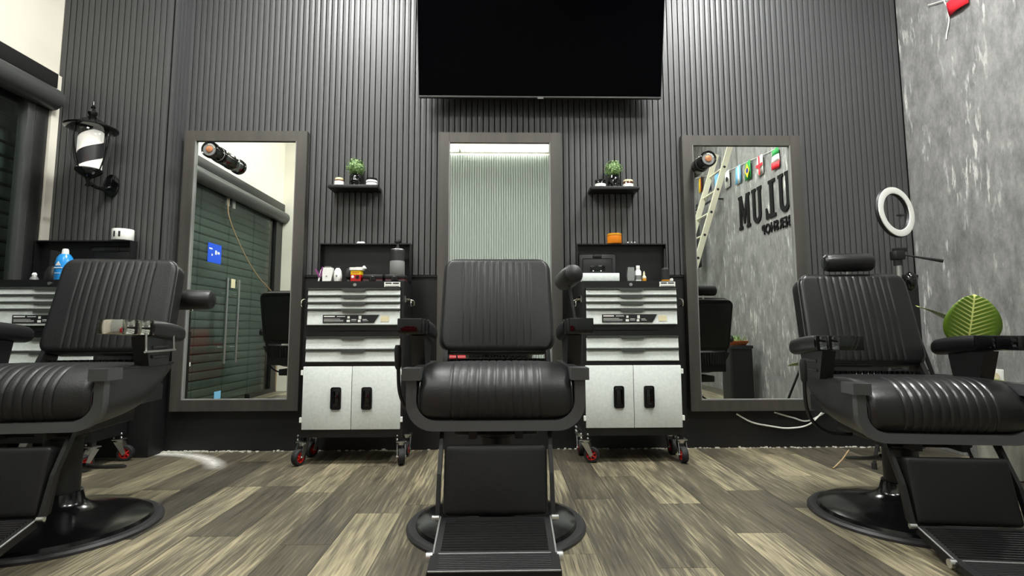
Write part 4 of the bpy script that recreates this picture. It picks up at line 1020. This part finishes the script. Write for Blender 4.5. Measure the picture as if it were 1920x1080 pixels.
flag(-3.95, 'black red and yellow banded flag on the bunting', [(-W_, -W_/3, H_, 0, 'flag_black'), (-W_/3, W_/3, H_, 0, 'flag_brown'), (W_/3, W_, H_, 0, 'flag_yellow')])
flag(-.53, 'dark red flag on the bunting nearest the slatted wall', [(-W_, W_, -.09-.0, 0, 'flag_red')])
tag(MB().tube(bez([(XR-.008, -.405, 3.0), (XR-.008, -.43, 2.93), (XR-.008, -.445, 2.89), (XR-.008, -.447, 2.80), (XR-.008, -.42, 2.72), (XR-.008, -.415, 2.69)], 6), .004, 6).obj('loose_string', 'white'), 'loose white string end hanging on the wallpaper near the slats', 'string')
# black wall rail with a hanging cape
t = thing('wall_rail', 'black metal hanging rail on the wallpaper behind the ladder', 'rail', (XR, -3.7, 2.45))
MB().tube([(-.12, .55, .06), (-.12, -.5, .06)], .014, 10).obj('bar', 'black_metal', t)
for yy in (.45, -.4): MB().cyl((-.001, yy, .06), (-.12, yy, .06), .012).obj('bracket', 'black_metal', t)
MB().tube(bez([(-.12, -.12, .09), (-.12, -.16, .13), (-.12, -.2, .10), (-.12, -.17, .05), (-.12, -.16, -.02)], 6), .008, 8).obj('hook', 'black_metal', t)
t = thing('hanging_cape', 'black barber cape hanging from the wall rail', 'cape', (XR-.12, -3.9, 2.42))
rows = [[(.025*math.sin(j*1.3)*(1-v*.3), .10*(u_)*(.6+.5*v), -.0-.75*v) for j, u_ in enumerate([-1+2*q/10 for q in range(11)])] for v in [k/8 for k in range(9)]]
g = MB(); g.grid(rows); o = g.obj('cloth', 'rubber', t, 80); o.modifiers.new('thick', 'SOLIDIFY').thickness = .004
MB().tube(bez([(0, -.06, 0), (0, 0, .05), (0, .06, 0)], 5), .006, 8).obj('collar', 'black_metal', t)
# black bin with a small plant tray
t = thing('waste_bin', 'tall black plastic bin against the wallpaper wall', 'bin', (2.70, -2.52, 0))
MB().prism(rrect(.26, .26, .03), 0, .58, 'z').obj('body', 'plastic_dark', t); MB().prism(rrect(.28, .28, .035), .581, .615, 'z').obj('rim', 'rubber', t)
t = thing('plant_tray', 'terracotta tray with small green plant on the black bin', 'plant', (2.70, -2.52, .6155))
MB().lathe([(.10, 0), (.13, .035), (.135, .05), (.12, .05), (.10, .03)], 28).obj('tray', 'terracotta', t)
f = MB()
for k in range(70):
    a = random.uniform(0, 6.28); r_ = random.uniform(0, .09); p = Vector((r_*math.cos(a), r_*math.sin(a), .035)); q = p+Vector((random.uniform(-.05, .05), random.uniform(-.05, .05), random.uniform(.04, .1)))
    sd = Vector((-math.sin(a), math.cos(a), 0))*.008; mid = (p+q)/2
    f.bm.faces.new([f.bm.verts.new(v) for v in (p, mid+sd, q, mid-sd)])
o = f.obj('foliage', 'leaf_topiary', t, 0); o['kind'] = 'stuff'

# ------------------------------------------------------------------ things on the left shop front (seen in the mirror)
def on_glass(name, label, cat, y0, y1, z0, z1, m, pr=()):
    t = thing(name, label, cat, (XL-.0165, (y0+y1)/2, (z0+z1)/2))
    w = abs(y1-y0)/2; h = abs(z1-z0)/2
    MB().box(-.001, .0015, -w, w, -h, h).obj('sheet', m, t, 0)
    if pr:
        p = MB()
        for a, b, c, d in pr: p.box(.0016, .0022, a*w, b*w, c*h, d*h)
        p.obj('print', 'white', t, 0)
on_glass('notice_sign', 'blue notice sign with white print on the glass door', 'sign', -1.86, -2.12, 1.50, 1.70, 'blue_sign', ((.35, .85, .35, .5), (-.3, -.05, -.1, .35), (-.75, -.4, .0, .25), (.3, .45, -.3, -.1)))
on_glass('paper_note', 'pale green paper note on the glass door by the handle', 'note', -2.36, -2.45, 1.27, 1.37, 'cream')
on_glass('door_sticker', 'small light blue sticker low on the glass door', 'sticker', -2.12, -2.25, .08, .16, 'sky_blue')
tag(MB().tube(bez([(XL+.012, -2.19, 2.30), (XL+.008, -2.19, 2.05), (XL+.03, -2.5, 1.70), (XL+.05, -2.85, 1.45), (XL+.06, -3.3, 1.25), (XL+.06, -3.42, 1.0), (XL+.05, -3.5, .02)], 8), .006, 8).obj('tan_cord', 'tan_cord'), 'tan cord drooping across the glass door from the header', 'cord')
t = thing('picture_frame', 'small framed certificate on the plaster pilaster', 'picture', (XL+.161, -3.98, 1.38))
MB().box(0, .014, -.10, .10, -.14, .14).obj('frame', 'grey', t, 0); MB().box(.0141, .016, -.085, .085, -.125, .125).obj('sheet', 'white', t, 0)

# ------------------------------------------------------------------ red sofa at the rear wall
sf = thing('sofa', 'red leather two seat sofa against the ribbed rear wall', 'sofa', (-.85, -4.52, 0))
MB().box(-.8, .8, -.45, .38, .06, .28, .03).obj('frame', 'red_leather', sf)
for k in range(2):
    a = -.645+.65*k
    MB().box(a, a+.64, -.35, .39, .285, .44, .05, 4).obj('seat_cushion', 'red_leather', sf); MB().box(a, a+.64, -.44, -.22, .445, .82, .06, 4).obj('back_cushion', 'red_leather', sf)
for s in (-1, 1): MB().box(s*.655, s*.815, -.45, .38, .285, .6, .05, 4).obj('armrest', 'red_leather', sf)
for sx in (-.7, .7):
    for sy in (-.38, .3): MB().cyl((sx, sy, 0), (sx, sy, .06), .025).obj('leg', 'steel', sf)
